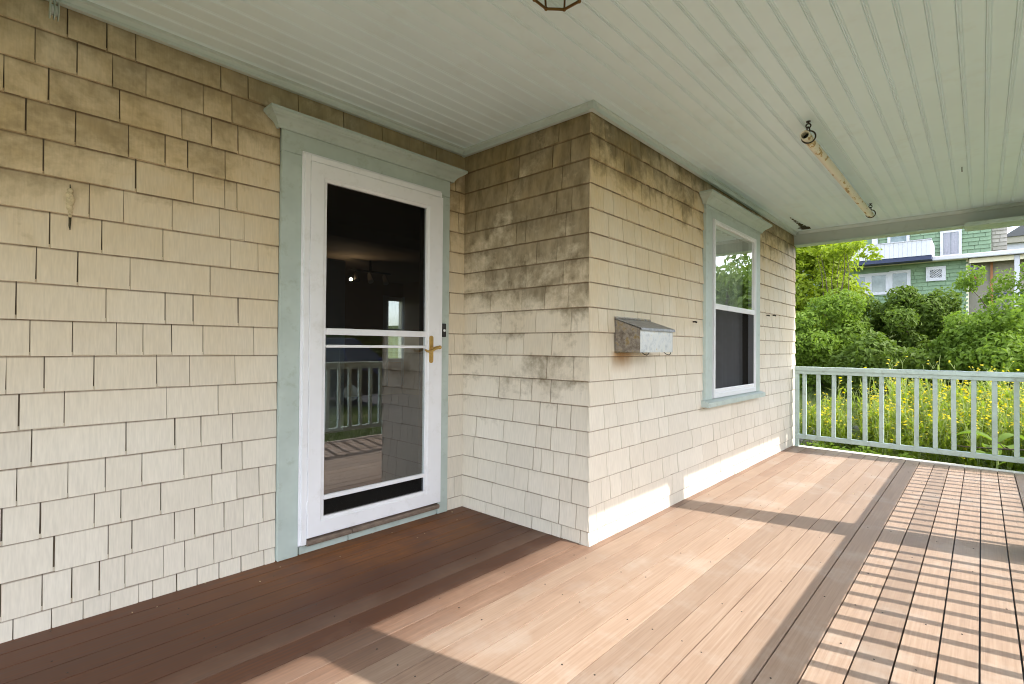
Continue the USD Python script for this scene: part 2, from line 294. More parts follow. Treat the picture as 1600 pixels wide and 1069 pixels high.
# deck: weathered hardwood; the strip under the house wall keeps its brown oil, the outer boards are bleached by rain and sun
mat('deck_wood', {
    'g': ('geometry', {}), 'oi': ('object_info', {}), 'sx': ('separate_xyz', {}),
    'mp': ('mapping', {'scale': (2.6, 95.0, 20.0)}), 'wn': ('white_noise_texture', {'dimensions': '1D'}),
    'cx': ('combine_xyz', {}), 'sh': ('math', {'math_type': 'multiply', 'value2': 37.0}), 'addv': ('mix_vector', {}),
    'n': ('noise_texture', {'scale': 1.0, 'detail': 8.0, 'roughness': 0.62, 'distortion': 0.25}),
    'nb': ('noise_texture', {'scale': 2.4, 'detail': 6.0, 'roughness': 0.66}),
    # two palettes
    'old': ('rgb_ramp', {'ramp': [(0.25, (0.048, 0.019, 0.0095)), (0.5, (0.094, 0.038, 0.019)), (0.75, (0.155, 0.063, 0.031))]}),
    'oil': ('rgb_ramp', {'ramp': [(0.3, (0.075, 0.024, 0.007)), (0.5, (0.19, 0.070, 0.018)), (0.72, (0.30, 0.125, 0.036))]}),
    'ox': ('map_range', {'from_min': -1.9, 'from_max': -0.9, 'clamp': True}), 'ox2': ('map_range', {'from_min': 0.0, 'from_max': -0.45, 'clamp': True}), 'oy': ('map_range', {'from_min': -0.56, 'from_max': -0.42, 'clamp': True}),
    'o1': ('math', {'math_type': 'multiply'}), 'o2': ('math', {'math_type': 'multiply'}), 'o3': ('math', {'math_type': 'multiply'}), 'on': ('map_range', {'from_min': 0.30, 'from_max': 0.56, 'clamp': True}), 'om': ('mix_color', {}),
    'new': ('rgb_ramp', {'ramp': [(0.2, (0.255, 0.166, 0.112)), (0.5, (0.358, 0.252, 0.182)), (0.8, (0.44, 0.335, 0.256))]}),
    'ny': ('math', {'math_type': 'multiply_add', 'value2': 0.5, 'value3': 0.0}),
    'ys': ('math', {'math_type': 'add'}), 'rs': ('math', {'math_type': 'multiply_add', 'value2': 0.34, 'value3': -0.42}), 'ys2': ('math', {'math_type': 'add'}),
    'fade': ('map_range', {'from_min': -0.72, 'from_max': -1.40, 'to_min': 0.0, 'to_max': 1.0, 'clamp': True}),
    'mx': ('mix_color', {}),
    'hv': ('math', {'math_type': 'multiply_add', 'value2': 0.26, 'value3': 0.87}),
    'hs': ('hsv', {}),
    'bl': ('rgb_ramp', {'ramp': [(0.52, (0, 0, 0)), (0.72, (0.55, 0.55, 0.55))]}),
    'mb': ('mix_color', {'b': (0.47, 0.405, 0.345)}), 'blf': ('math', {'math_type': 'multiply'}), 'blv': ('rgb_to_bw', {}),
    'b': ('bump', {'strength': 0.3, 'distance': 0.002}),
    'ro': ('map_range', {'from_min': 0.3, 'from_max': 0.7, 'to_min': 0.42, 'to_max': 0.7}),
    'p': ('principled_bsdf', {'specular_ior_level': 0.4}),
}, [('oi.random', 'sh.value1'), ('sh.value', 'cx.x'), ('cx.vector', 'mp.location'), ('g.position', 'mp.vector'), ('mp.vector', 'n.vector'), ('g.position', 'nb.vector'), ('g.position', 'sx.vector'),
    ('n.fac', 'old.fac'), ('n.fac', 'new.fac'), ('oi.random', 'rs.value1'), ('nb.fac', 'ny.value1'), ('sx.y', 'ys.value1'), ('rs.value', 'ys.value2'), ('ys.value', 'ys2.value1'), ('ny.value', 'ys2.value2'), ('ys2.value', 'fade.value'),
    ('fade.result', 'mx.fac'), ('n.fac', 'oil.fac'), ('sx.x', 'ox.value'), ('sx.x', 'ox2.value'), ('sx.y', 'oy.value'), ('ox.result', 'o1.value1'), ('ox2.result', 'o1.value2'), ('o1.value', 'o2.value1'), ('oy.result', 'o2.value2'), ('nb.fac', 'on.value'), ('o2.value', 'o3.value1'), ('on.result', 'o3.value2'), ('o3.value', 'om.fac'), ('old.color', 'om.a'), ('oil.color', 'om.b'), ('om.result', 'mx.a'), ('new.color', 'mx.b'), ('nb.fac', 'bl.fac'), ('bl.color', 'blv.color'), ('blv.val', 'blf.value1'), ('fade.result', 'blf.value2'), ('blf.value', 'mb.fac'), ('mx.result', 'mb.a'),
    ('oi.random', 'hv.value1'), ('hv.value', 'hs.value'), ('mb.result', 'hs.color'), ('hs.color', 'p.base_color'), ('n.fac', 'b.height'), ('b.normal', 'p.normal'), ('n.fac', 'ro.value'), ('ro.result', 'p.roughness')])

def glass(name, tint=(0.9, 0.93, 0.92), ior=1.5, boost=1.0):
    mat(name, {'fr': ('fresnel', {'IOR': ior}), 'k': ('math', {'math_type': 'multiply', 'value2': boost, 'use_clamp': True}), 't': ('transparent_bsdf', {'color': tint}), 'gl': ('glossy_bsdf', {'color': (1, 1, 1), 'roughness': 0.0}), 'm': ('mix_closure', {}),
               'g': ('geometry', {}), 'bk': ('math', {'math_type': 'subtract', 'value1': 1.0}), 'k2': ('math', {'math_type': 'multiply'}), 'n': ('noise_texture', {'scale': 2.2, 'detail': 1.0}), 'b': ('bump', {'strength': 0.045, 'distance': 0.02})},
        [('fr.fac', 'k.value1'), ('g.backfacing', 'bk.value2'), ('k.value', 'k2.value1'), ('bk.value', 'k2.value2'), ('k2.value', 'm.fac'), ('t.BSDF', 'm.closure1'), ('gl.BSDF', 'm.closure2'), ('g.position', 'n.vector'), ('n.fac', 'b.height'), ('b.normal', 'gl.normal')], surface='m.closure')
glass('window_glass', boost=3.6)
glass('lamp_glass', (0.8, 0.85, 0.8))
mat('insect_screen', {'t': ('transparent_bsdf', {'color': (0.75, 0.75, 0.75)}), 'd': ('diffuse_bsdf', {'color': (0.012, 0.0115, 0.011)}), 'm': ('mix_closure', {'fac': 0.22})},
    [('t.BSDF', 'm.closure1'), ('d.BSDF', 'm.closure2')], surface='m.closure')
mat('sheer_curtain', {'t': ('transparent_bsdf', {}), 'd': ('diffuse_bsdf', {'color': (0.6, 0.6, 0.58)}), 'tr': ('translucent_bsdf', {'color': (0.6, 0.6, 0.58)}), 'm1': ('mix_closure', {'fac': 0.5}), 'm': ('mix_closure', {'fac': 0.8})},
    [('d.BSDF', 'm1.closure1'), ('tr.BSDF', 'm1.closure2'), ('t.BSDF', 'm.closure1'), ('m1.closure', 'm.closure2')], surface='m.closure')
mat('bulb', {'e': ('emission', {'color': (1.0, 0.80, 0.52), 'strength': 70.0})}, surface='e.emission')

def leaf_mat(name, c0, c1, c2, trans=0.35, rough=0.6):
    mat(name, {'g': ('geometry', {}), 'r': ('rgb_ramp', {'ramp': [(0.0, c0), (0.6, c1), (1.0, c2)]}),
               'p': ('principled_bsdf', {'roughness': rough, 'specular_ior_level': 0.28}), 'hs': ('hsv', {'value': 1.35, 'saturation': 1.05}), 't': ('translucent_bsdf', {}), 'm': ('mix_closure', {'fac': trans})},
        [('g.random_per_island', 'r.fac'), ('r.color', 'p.base_color'), ('r.color', 'hs.color'), ('hs.color', 't.color'), ('p.BSDF', 'm.closure1'), ('t.BSDF', 'm.closure2')], surface='m.closure')
leaf_mat('leaf_deep', (0.055, 0.10, 0.016), (0.105, 0.175, 0.024), (0.18, 0.25, 0.04))
leaf_mat('leaf_mid', (0.10, 0.155, 0.020), (0.205, 0.285, 0.032), (0.36, 0.42, 0.06))
leaf_mat('leaf_yellow', (0.240, 0.312, 0.026), (0.396, 0.468, 0.036), (0.576, 0.564, 0.072), 0.5)
leaf_mat('leaf_fresh', (0.156, 0.240, 0.030), (0.258, 0.366, 0.042), (0.408, 0.504, 0.084), 0.45)
leaf_mat('grass_blade', (0.08, 0.12, 0.025), (0.13, 0.19, 0.035), (0.24, 0.27, 0.07), 0.35, 0.6)
leaf_mat('petal_yellow', (0.66, 0.54, 0.02), (0.74, 0.64, 0.04), (0.80, 0.74, 0.14), 0.4, 0.6)
leaf_mat('leaf_bed', (0.22, 0.29, 0.035), (0.36, 0.43, 0.055), (0.50, 0.54, 0.12), 0.5)
mat('lawn_soil', {'g': ('geometry', {}), 'n': ('noise_texture', {'scale': 1.2, 'detail': 8.0, 'roughness': 0.7}), 'r': ('rgb_ramp', {'ramp': [(0.3, (0.05, 0.06, 0.018)), (0.55, (0.085, 0.105, 0.03)), (0.75, (0.14, 0.13, 0.06))]}),
    'n3': ('noise_texture', {'scale': 25.0, 'detail': 5.0}), 'b': ('bump', {'strength': 0.8, 'distance': 0.03}), 'p': ('principled_bsdf', {'roughness': 0.95, 'specular_ior_level': 0.2})},
    [('g.position', 'n.vector'), ('n.fac', 'r.fac'), ('r.color', 'p.base_color'), ('g.position', 'n3.vector'), ('n3.fac', 'b.height'), ('b.normal', 'p.normal')])

# ------------------------------------------------------------------ main dimensions
B, L, CEIL = 1.072, 4.36, 2.525          # bay depth, bay length, porch ceiling
FRONT = -3.10                            # front railing line
ENDX = 4.24                              # end railing line

def ground_z(x, y):
    x = np.asarray(x, float); y = np.asarray(y, float)
    t = np.clip((x - 4.5) / 26.0, 0, 1.4)
    g = -0.34 + 3.15 * t ** 1.1 * np.clip((y + 8) / 4.0, 0, 1)
    return g + 0.05 * (meshkit.noise(np.stack([x * .8, y * .8, 0 * x], -1), 5) - .5) * (y > -7)

# ------------------------------------------------------------------ ground, street
def sheet(xs, ys, zf):
    X, Y = np.meshgrid(xs, ys, indexing='ij'); Z = zf(X, Y); n, m = X.shape
    v = np.stack([X, Y, Z], -1).reshape(-1, 3); i = np.arange(n * m).reshape(n, m)
    f = np.stack([i[:-1, :-1], i[1:, :-1], i[1:, 1:], i[:-1, 1:]], -1).reshape(-1, 4)
    return v, f
xs = np.concatenate([[-150, -80, -40, -20], np.arange(-12, 40, 0.5), [45, 60, 90, 160]]); ys = np.concatenate([[-150, -80, -40], np.arange(-24, 24, 0.5), [30, 50, 90, 160]])
m = MB(); v, f = sheet(xs, ys, ground_z)
tag(MB().add(v, f).build('ground', 'lawn_soil', smooth=True), 'rough grassy garden ground around the porch, rising toward the green house', 'ground', kind='structure')
tag(bx(-60, 70, -16.0, -8.3, -0.46, -0.325).build('road', 'asphalt'), 'grey asphalt street running along the front of the house', 'road', kind='structure')

# ------------------------------------------------------------------ house shell (solid parts that carry shingles)
DX0, DX1, DZ1 = -1.197, -0.252, 2.15     # door opening
WX0, WX1, WZ0, WZ1 = 1.735, 2.83, 0.72, 2.20   # window opening
Z0, ZT = -0.55, CEIL + 0.03
EXPO, ZB = 0.1427, 0.08

JA = {-1: [-2.293, -2.184, -2.086, -1.998, -1.9, -1.848, -1.756, -1.672, -1.579, -1.479, -1.367], 0: [-2.33, -2.212, -2.125, -2.035, -1.949, -1.808, -1.726, -1.602, -1.523, -1.397], 1: [-2.18, -2.007, -1.927, -1.766, -1.687, -1.559, -1.47, -1.377], 2: [-2.33, -2.222, -2.055, -1.968, -1.822, -1.614, -1.504, -1.397], 3: [-2.291, -2.141, -2.022, -1.894, -1.733, -1.575, -1.479], 4: [-2.251, -1.953, -1.771, -1.664, -1.526], 5: [-2.289, -2.155, -1.805, -1.593], 6: [-2.325, -2.218, -2.065, -1.845, -1.715, -1.519], 7: [-2.261, -2.135, -1.991, -1.898, -1.789, -1.662, -1.433], 8: [-2.301, -2.028, -1.817, -1.705, -1.507], 9: [-2.248, -2.122, -1.947, -1.635], 10: [-2.209, -2.046, -1.828, -1.547, -1.418], 11: [-2.088, -1.974, -1.794, -1.598, -1.486], 12: [-2.232, -1.933, -1.711, -1.577, -1.52], 13: [-2.283, -2.136, -1.961, -1.826, -1.736, -1.576], 14: [-2.346, -2.22, -1.992, -1.761, -1.639, -1.52], 15: [-2.26, -2.136, -2.018, -1.901, -1.675, -1.55], 16: [-2.166, -2.041, -1.939, -1.603, -1.475, -1.219, -0.953, -0.692, -0.487, -0.375, -0.267]}
JL = {-1: [-1.022, -0.883, -0.812, -0.657, -0.42, -0.246], 0: [-0.992, -0.87, -0.729, -0.596, -0.303], 1: [-0.959, -0.867, -0.623, -0.503, -0.339, -0.165], 2: [-0.935, -0.823, -0.728, -0.664, -0.439, -0.122], 3: [-0.989, -0.801, -0.685, -0.409, -0.147], 4: [-0.949, -0.847, -0.713, -0.492, -0.241], 5: [-0.799, -0.647, -0.554, -0.364], 6: [-0.967, -0.766, -0.485, -0.211], 7: [-0.805, -0.576, -0.427], 8: [-0.948, -0.675, -0.378, -0.14], 9: [-0.925, -0.747, -0.556, -0.279], 10: [-0.888, -0.595, -0.22], 11: [-0.839, -0.679], 12: [-0.904, -0.588, -0.51], 13: [-0.946, -0.834, -0.126], 14: [-0.875, -0.422], 15: [-0.935, -0.801, -0.527], 16: [-0.849, -0.734, -0.412]}
JR = {-1: [0.088, 0.301, 0.564, 0.705, 0.929, 1.307, 1.63, 1.914, 2.309, 2.704, 3.054, 3.319], 0: [0.071, 0.163, 0.385, 0.52, 1.061, 1.321, 1.529, 1.69, 1.834, 1.981, 2.271, 2.601, 3.024, 3.167], 1: [0.123, 0.218, 0.347, 0.48, 0.561, 0.733, 0.904, 1.016, 1.148, 1.608, 1.91, 2.15, 2.305, 2.664], 2: [0.18, 0.449, 0.631, 0.822, 1.177, 1.4, 1.571, 1.822], 3: [0.199, 0.339, 0.488, 0.586, 0.847, 0.993, 1.316, 2.243], 4: [0.144, 0.289, 0.364, 0.551, 0.766, 0.927, 1.463], 5: [0.25, 0.478, 0.731, 0.838, 1.003, 1.141, 1.281, 1.496], 6: [0.194, 0.511, 0.644, 0.789, 0.951]}

def shingles(parent, frame, ua, ub, joints, known, material, hole, seed, widths, gaps=(0.0004, 0.0008, 0.0014, 0.0022), thick=(0.010, 0.0135)):
    """frame(u, out, z) -> world point. ua..ub: run of the wall; known: joint tables hold for u inside this range; hole: (u0, u1, z0, z1)."""
    rg = np.random.default_rng(seed)
    for k in range(-1, 18):
        z0 = ZB + EXPO * k if k >= 0 else -0.012
        z1 = ZB + EXPO * (k + 1) + 0.016
        if k == 17: z1 = CEIL
        js = [j for j in joints.get(k, []) if ua < j < ub]
        lo, hi = (known if js else (ub, ub))
        if js: lo, hi = min(known[0], min(js)), max(known[1], max(js))
        for a, b_ in ((ua, lo), (hi, ub)):
            u = a + rg.uniform(*widths) * (0 if a == ua else 1)
            if a == ua: u = a + rg.uniform(*widths)
            while u < b_ - 0.04:
                js.append(u); u += rg.uniform(*widths)
        js = sorted(js); cuts = [ua] + [j for i, j in enumerate(js) if (i == 0 or j - js[i - 1] > 0.03)] + [ub]
        if k == 17: cuts = [ua, ub]
        for a, b_ in zip(cuts[:-1], cuts[1:]):
            spans = [(a, b_)]
            if hole and z0 + 0.05 < hole[3] and z1 - 0.05 > hole[2]:
                spans = [(p, q) for p, q in ((a, min(b_, hole[0])), (max(a, hole[1]), b_)) if q - p > 0.012]
            for p, q in spans:
                gl = rg.choice(gaps, p=[.2, .28, .3, .22])
                p2, q2 = (p + gl if p > ua + 1e-6 else p), (q - gl * 0.6 if q < ub - 1e-6 else q)
                dz = rg.normal(0, 0.0012) if k >= 0 else 0; sk = rg.normal(0, 0.0012); t = rg.uniform(*thick); ti = 0.0015
                hp, hq = rg.normal(0, .0006), rg.normal(0, .0006)
                zb0, zb1 = z0 + dz - sk, z0 + dz + sk
                c = 0.0022
                pts = [frame(p2, 0, zb0), frame(q2, 0, zb1), frame(q2 - .0005, t - c, zb1), frame(p2 + .0005, t - c, zb0), frame(p2 + .001, t + hp * .6, zb0 + c), frame(q2 - .001, t + hq * .6, zb1 + c),
                       frame(q2 + hq, ti, z1), frame(p2 + hp, ti, z1), frame(q2, -0.002, z1), frame(p2, -0.002, z1)]
                fs = np.array([[0, 1, 2], [0, 2, 3], [3, 2, 5], [3, 5, 4], [4, 5, 6], [4, 6, 7], [7, 6, 8], [7, 8, 9], [0, 3, 4], [0, 4, 7], [0, 7, 9], [1, 5, 2], [1, 6, 5], [1, 8, 6]])
                MB().add(pts, fs).build('shingle', material, parent)

# door wall ---------------------------------------------------------------
wall_a = thing('shingle_wall', 'cream painted shingle wall with mildewed top around the front door', 'wall', (0, 0, 0))
m = MB().box(-6, DX0, 0, 0.14, Z0, ZT).box(DX1, 0.0, 0, 0.14, Z0, ZT).box(DX0, DX1, 0, 0.14, DZ1, ZT).box(DX0, DX1, 0, 0.14, Z0, 0.05)
m.build('sheathing', 'sheathing', wall_a)
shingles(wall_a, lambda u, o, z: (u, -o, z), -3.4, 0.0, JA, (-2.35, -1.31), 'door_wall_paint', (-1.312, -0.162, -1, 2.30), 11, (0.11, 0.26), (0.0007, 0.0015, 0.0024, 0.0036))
# bay side wall
wall_b = thing('shingle_wall', 'short shingle wall with dark mildew patches between door and bay corner', 'wall', (0, 0, 0))
bx(0.0, 0.14, -B, -0.001, Z0, ZT).build('sheathing', 'sheathing', wall_b)
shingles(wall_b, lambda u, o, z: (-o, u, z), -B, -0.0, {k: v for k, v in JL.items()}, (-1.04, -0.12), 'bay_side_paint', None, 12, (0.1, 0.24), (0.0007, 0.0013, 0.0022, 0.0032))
# bay front wall
wall_c = thing('shingle_wall', 'long shingle wall carrying the mailbox and the bay window', 'wall', (0, 0, 0))
m = MB().box(0.141, WX0, -B, -B + .14, Z0, ZT).box(WX1, L, -B, -B + .14, Z0, ZT).box(WX0, WX1, -B, -B + .14, Z0, WZ0).box(WX0, WX1, -B, -B + .14, WZ1, ZT)
m.build('sheathing', 'sheathing', wall_c)
kn = {k: (0.0, max(v) + .02) for k, v in JR.items()}
for_right = JR
def shingles_front():
    global JR
    base = dict(JR)
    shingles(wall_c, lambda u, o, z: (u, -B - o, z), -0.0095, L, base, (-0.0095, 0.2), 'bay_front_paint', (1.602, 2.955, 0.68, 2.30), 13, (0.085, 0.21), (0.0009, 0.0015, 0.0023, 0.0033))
shingles_front()
wall_d = thing('house_body', 'rest of the cream house behind the bay, side and back walls', 'house', (0, 0, 0))
m = MB().box(L - .16, L, -B + .141, 6.78, Z0, ZT).box(-6, -5.86, 0.141, 2.2, Z0, ZT).box(-6, -5.86, 4.6, 6.78, Z0, ZT).box(-6, -5.86, 2.2, 4.6, Z0, .8).box(-6, -5.86, 2.2, 4.6, 2.2, ZT)  # left wall leaves a hole for the added window
m.box(-5.86, 3.78, 6.64, 6.78, Z0, ZT).box(4.19, L - .161, 6.64, 6.78, Z0, ZT).box(3.78, 4.19, 6.64, 6.78, Z0, 0.84).box(3.78, 4.19, 6.64, 6.78, 2.12, ZT)
m.build('wall', 'cream_paint', wall_d)

bx(-5.95, -5.945, 2.2, 4.6, .8, 2.2).build('window_pane', 'window_glass', wall_d)  # unseen side window added to let light into the dim room

# ------------------------------------------------------------------ porch roof, ceiling, beams
roof = thing('porch_roof', 'porch roof slab with overhanging eave above the ceiling boards', 'roof', (0, 0, CEIL))
bx(-6.2, 4.55, -3.5, 6.9, CEIL + 0.03, CEIL + 0.30).build('roof_slab', 'roof_felt', roof)
bx(-6.2, 4.57, -3.522, -3.501, CEIL + 0.028, CEIL + 0.22).build('fascia', 'rail_paint', roof)
ceiling = thing('porch_ceiling', 'pale grey green beadboard porch ceiling of long narrow boards', 'ceiling', (0, 0, CEIL), kind='structure')
PC = 0.0928
yb = -3.02 - PC
i = 0
while yb < -0.001:
    y1 = min(yb + PC, 0.0)
    x1 = L - 0.06
    w = y1 - yb; g = 0.0005; d = 0.018
    # board with a bead and a V edge, seen from below (underside at CEIL)
    poly = [(yb + g, CEIL + d), (yb + g, CEIL + .003), (yb + g + .0025, CEIL + .0004), (yb + g + .0035, CEIL)]
    if w > 0.05:
        poly += [(y1 - .020, CEIL), (y1 - .0180, CEIL + .0034), (y1 - .016, CEIL + .0006), (y1 - .0130, CEIL - .0004), (y1 - .010, CEIL + .0006), (y1 - .008, CEIL + .0034), (y1 - .006, CEIL + .0002)]
    poly += [(y1 - g, CEIL + .003), (y1 - g, CEIL + d)]
    xa = -3.6
    xe = -0.012 if yb > -B - .0005 else x1
    cuts = [xa, xe]
    if i % 5 == 2 and xe > 1: cuts = [xa, 1.1 + .37 * (i % 4), xe]
    for a, b_ in zip(cuts[:-1], cuts[1:]):
        MB().prism(poly, a + .0008, b_ - .0008, 0).build('ceiling_board', 'ceiling_paint', ceiling)
    yb += PC; i += 1
# peeled joint near the end beam: dark sheet for bare wood and shaded gap
rg = np.random.default_rng(5)
m = MB()
for x, w in ((3.52, .008), (3.60, .012), (3.68, .018), (3.75, .022), (3.83, .03), (3.92, .034), (4.02, .04), (4.10, .075), (4.16, .06)):
    a = np.linspace(0, 2 * np.pi, 9)[:-1]; rr = rg.uniform(.6, 1.1, 8)
    pts = np.stack([x + .06 * rr * np.cos(a), -1.235 + w * rr * np.sin(a), np.full(8, CEIL - .003)], -1); c = pts.mean(0)
    if x < 3.9: pts[:, 0] = x + .035 * rr * np.cos(a)
    m.add(np.vstack([pts, c, pts + [0, 0, .0015], c + [0, 0, .0015]]), np.array([[(j + 1) % 8, j, 8] for j in range(8)] + [[9 + j, 9 + (j + 1) % 8, 17] for j in range(8)] + [[j, (j + 1) % 8, 9 + (j + 1) % 8] for j in range(8)] + [[j, 9 + (j + 1) % 8, 9 + j] for j in range(8)]))
m.build('bare_patch', 'dark_gap_wood', ceiling, label='dark sheet standing for bare wood and shaded gap at a peeled board joint')
# crown moulding along the walls
prof = [(0, CEIL), (-.034, CEIL), (-.034, CEIL - .010), (-.026, CEIL - .014), (-.021, CEIL - .024), (-.019, CEIL - .034), (-.024, CEIL - .038), (-.024, CEIL - .046), (0, CEIL - .046)]
MB().prism([(-.012 + a, z) for a, z in prof], -3.6, -.046, 0).build('crown_moulding', 'moulding_paint', ceiling)
MB().prism([(-.012 + a, z) for a, z in prof], -B - .046, 0.0, 1).build('crown_moulding', 'moulding_paint', ceiling)
MB().prism([(-B - .012 + a, z) for a, z in prof], -.045, L - .07, 0).build('crown_moulding', 'moulding_paint', ceiling)
bx(-.0475, -.0105, -B - .0475, -B - .0105, CEIL - .0468, CEIL - .0006).build('moulding_block', 'moulding_paint', ceiling)
# end beam and front beam
BZ = 2.375
end_beam = thing('porch_beam', 'grey green painted beam across the far end of the porch', 'beam', (4.36, -2, BZ))
bx(4.292, 4.43, FRONT - .009, -B - .002, BZ, CEIL + .029, bev=.004).build('beam_board', 'beam_paint', end_beam)
MB().prism([(4.291, CEIL), (4.262, CEIL), (4.262, CEIL - .012), (4.272, CEIL - .016), (4.279, CEIL - .03), (4.291, CEIL - .034)], FRONT - .008, -B - .06, 1).build('beam_moulding', 'moulding_paint', end_beam)
bx(4.28, 4.44, -2.60, -B - .004, BZ - .012, BZ - .001).build('soffit_strip', 'rail_paint', end_beam)
front_beam = thing('porch_beam', 'long painted beam above the front railing, seen mirrored in the bay window', 'beam', (0, FRONT, BZ))
bx(-5.2, 4.43, FRONT - .24, FRONT - .01, BZ, CEIL + .029).build('beam_board', 'beam_paint', front_beam)

# ------------------------------------------------------------------ porch floor
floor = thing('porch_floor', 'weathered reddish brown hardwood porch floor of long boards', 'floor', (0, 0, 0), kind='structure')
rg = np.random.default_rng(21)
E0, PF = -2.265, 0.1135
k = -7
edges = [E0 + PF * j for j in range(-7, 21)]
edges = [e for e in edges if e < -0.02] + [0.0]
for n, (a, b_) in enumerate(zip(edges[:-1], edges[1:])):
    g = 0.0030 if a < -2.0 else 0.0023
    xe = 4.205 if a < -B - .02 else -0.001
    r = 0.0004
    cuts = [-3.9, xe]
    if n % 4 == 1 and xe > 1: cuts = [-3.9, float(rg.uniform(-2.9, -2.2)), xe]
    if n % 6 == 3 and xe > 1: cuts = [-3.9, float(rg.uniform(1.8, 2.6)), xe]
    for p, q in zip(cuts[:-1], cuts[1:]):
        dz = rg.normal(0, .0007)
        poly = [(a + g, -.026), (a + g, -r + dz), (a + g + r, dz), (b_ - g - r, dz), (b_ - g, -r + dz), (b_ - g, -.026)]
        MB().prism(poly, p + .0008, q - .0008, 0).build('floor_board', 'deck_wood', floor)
bx(-3.9, 4.20, -3.06, -.001, -.14, -.0275).build('floor_frame', 'dark_wood', floor)
bx(4.206, 4.36, -3.04, -B - .02, -.055, -.006, bev=.006).build('nosing', 'nosing_paint', floor)
bx(-3.9, 4.205, -3.085, -3.061, -.3, -.003).build('nosing', 'nosing_paint', floor)
bx(4.21, 4.235, -3.08, -B, -.6, -.056).build('skirt_board', 'trim_paint', floor)
m = MB()
for e in range(len(edges) - 1):   # nail heads along the joists
    a, b_ = edges[e], edges[e + 1]
    for xj in np.arange(-2.2, 4.1, 0.41):
        if a > -B and xj > -.05: continue
        if rg.random() < .55: m.lathe([(0.0, .0004), (.0032, .0003), (.0035, -.001)], (xj + rg.normal(0, .01), (a + b_) / 2 + rg.uniform(-.03, .03), .0012), 7)
m.build('nail_heads', 'dark_iron', floor)
tag(stage.GetPrimAtPath(floor + '/nail_heads'), kind='stuff')

rg = np.random.default_rng(33)
m = MB()
for _ in range(16):
    if rg.random() < .6: x_ = rg.uniform(-2.3, -.1); y_ = -abs(rg.normal(.03, .25)) - .02
    else: x_ = rg.uniform(-1.5, 3.8); y_ = rg.uniform(-2.6, -1.15)
    a = rg.uniform(0, np.pi); l = rg.uniform(.002, .006); w = rg.uniform(.001, .003); R_ = rot([0, 0, 1], a) @ rot([1, 0, 0], rg.normal(0, .25))
    m.box(x_ - l, x_ + l, y_ - w, y_ + w, .0025, .004, R=R_)
tag(m.build('debris', 'caulk'), 'small crumbs and bits of dry litter scattered on the porch floor', 'debris', kind='stuff')

# ------------------------------------------------------------------ door: casing, storm door, sill (parts of the door wall)
cas = MB().box(-1.31, DX0 - .004, -.030, -.0005, 0.004, 2.151, bev=.002).build('door_casing', 'trim_paint', wall_a)
bx(DX1 + .004, -.163, -.030, -.0005, 0.004, 2.151, bev=.002).build('door_casing', 'trim_paint', wall_a)
bx(-1.31, -.163, -.031, -.0005, 2.152, 2.272, bev=.002).build('door_casing', 'trim_paint', wall_a)
def cornice(x0, x1, y, zb, parent, h=.085, proj=.085):
    """Moulded door or window head: a cove under a flat lip, mitred back at both ends."""
    pr = [(0.0, 0.0), (.012, 0.0), (.016, .012), (.026, .026), (.044, .042), (.060, .050), (.064, .056), (.070, .058), (.078, .066), (.084, .070), (.084, .085), (0.0, .090)]
    s = h / .09; v = []; n = len(pr)
    for px, side in ((x0, -1), (x1, 1)):
        for o, z in pr: v.append((px + side * (o * s * .95 - .0), y - o * s, zb + z * s))
    f = [[j, (j + 1) % n, n + (j + 1) % n, n + j] for j in range(n)]
    me = MB().add(v, np.array(f))
    # end faces (returns): join to the wall plane
    for side, base, px in ((-1, 0, x0), (1, n, x1)):
        vv = [v[base + j] for j in range(n)] + [(v[base + j][0], y + .02, v[base + j][2]) for j in range(n)]
        ff = [[j, j + 1, n + j + 1, n + j] for j in range(n - 1)]
        me.add(vv, np.array(ff))
    return me.build('head_moulding', 'trim_paint', parent)
cornice(-1.325, -.148, -.031, 2.262, wall_a)
# white storm door
fr = MB()
fr.box(-1.196, -1.165, -.052, -.003, .058, 2.164, bev=.002).box(-1.1645, DX1 + .003, -.050, -.003, 2.131, 2.163, bev=.002)
fr.box(-1.205, -1.180, -.037, -.0315, .055, 2.172).box(-1.205, -.245, -.0365, -.0318, 2.1635, 2.176)
fr.build('door_frame', 'white_metal', wall_a)
SX0, SX1, SZ0, SZ1 = -1.1635, -.2425, .090, 2.1290
GX0, GX1, GZ0, GZ1 = -1.068, -.375, .187, 2.035
def frame_mesh(x0, x1, z0, z1, gx0, gx1, gz0, gz1, yf, yb, ch):
    """A flat door or sash frame with mitred corners and a sloped inner edge facing -y."""
    o = [(x0, z0), (x1, z0), (x1, z1), (x0, z1)]; i2 = [(gx0 - ch, gz0 - ch), (gx1 + ch, gz0 - ch), (gx1 + ch, gz1 + ch), (gx0 - ch, gz1 + ch)]; i3 = [(gx0, gz0), (gx1, gz0), (gx1, gz1), (gx0, gz1)]
    e = .003
    o2 = [(x0 + e, z0 + e), (x1 - e, z0 + e), (x1 - e, z1 - e), (x0 + e, z1 - e)]
    rings = [(o, yb), (o, yf + e), (o2, yf), (i2, yf), ([(p[0] + (q[0] - p[0]) * .3, p[1] + (q[1] - p[1]) * .3) for p, q in zip(i2, i3)], yf + .006), (i3, yf + .009), (i3, yb), (o, yb)]
    me = MB()
    for (ra, ya), (rb, yb_) in zip(rings[:-1], rings[1:]):
        for j in range(4):
            k2 = (j + 1) % 4
            me.add([(ra[j][0], ya, ra[j][1]), (ra[k2][0], ya, ra[k2][1]), (rb[k2][0], yb_, rb[k2][1]), (rb[j][0], yb_, rb[j][1])], np.array([[0, 1, 2, 3]]))
    return me
door = frame_mesh(SX0, SX1, SZ0, SZ1, GX0, GX1, GZ0, GZ1, -.056, -.020, .022).build('storm_door', 'white_metal', wall_a)
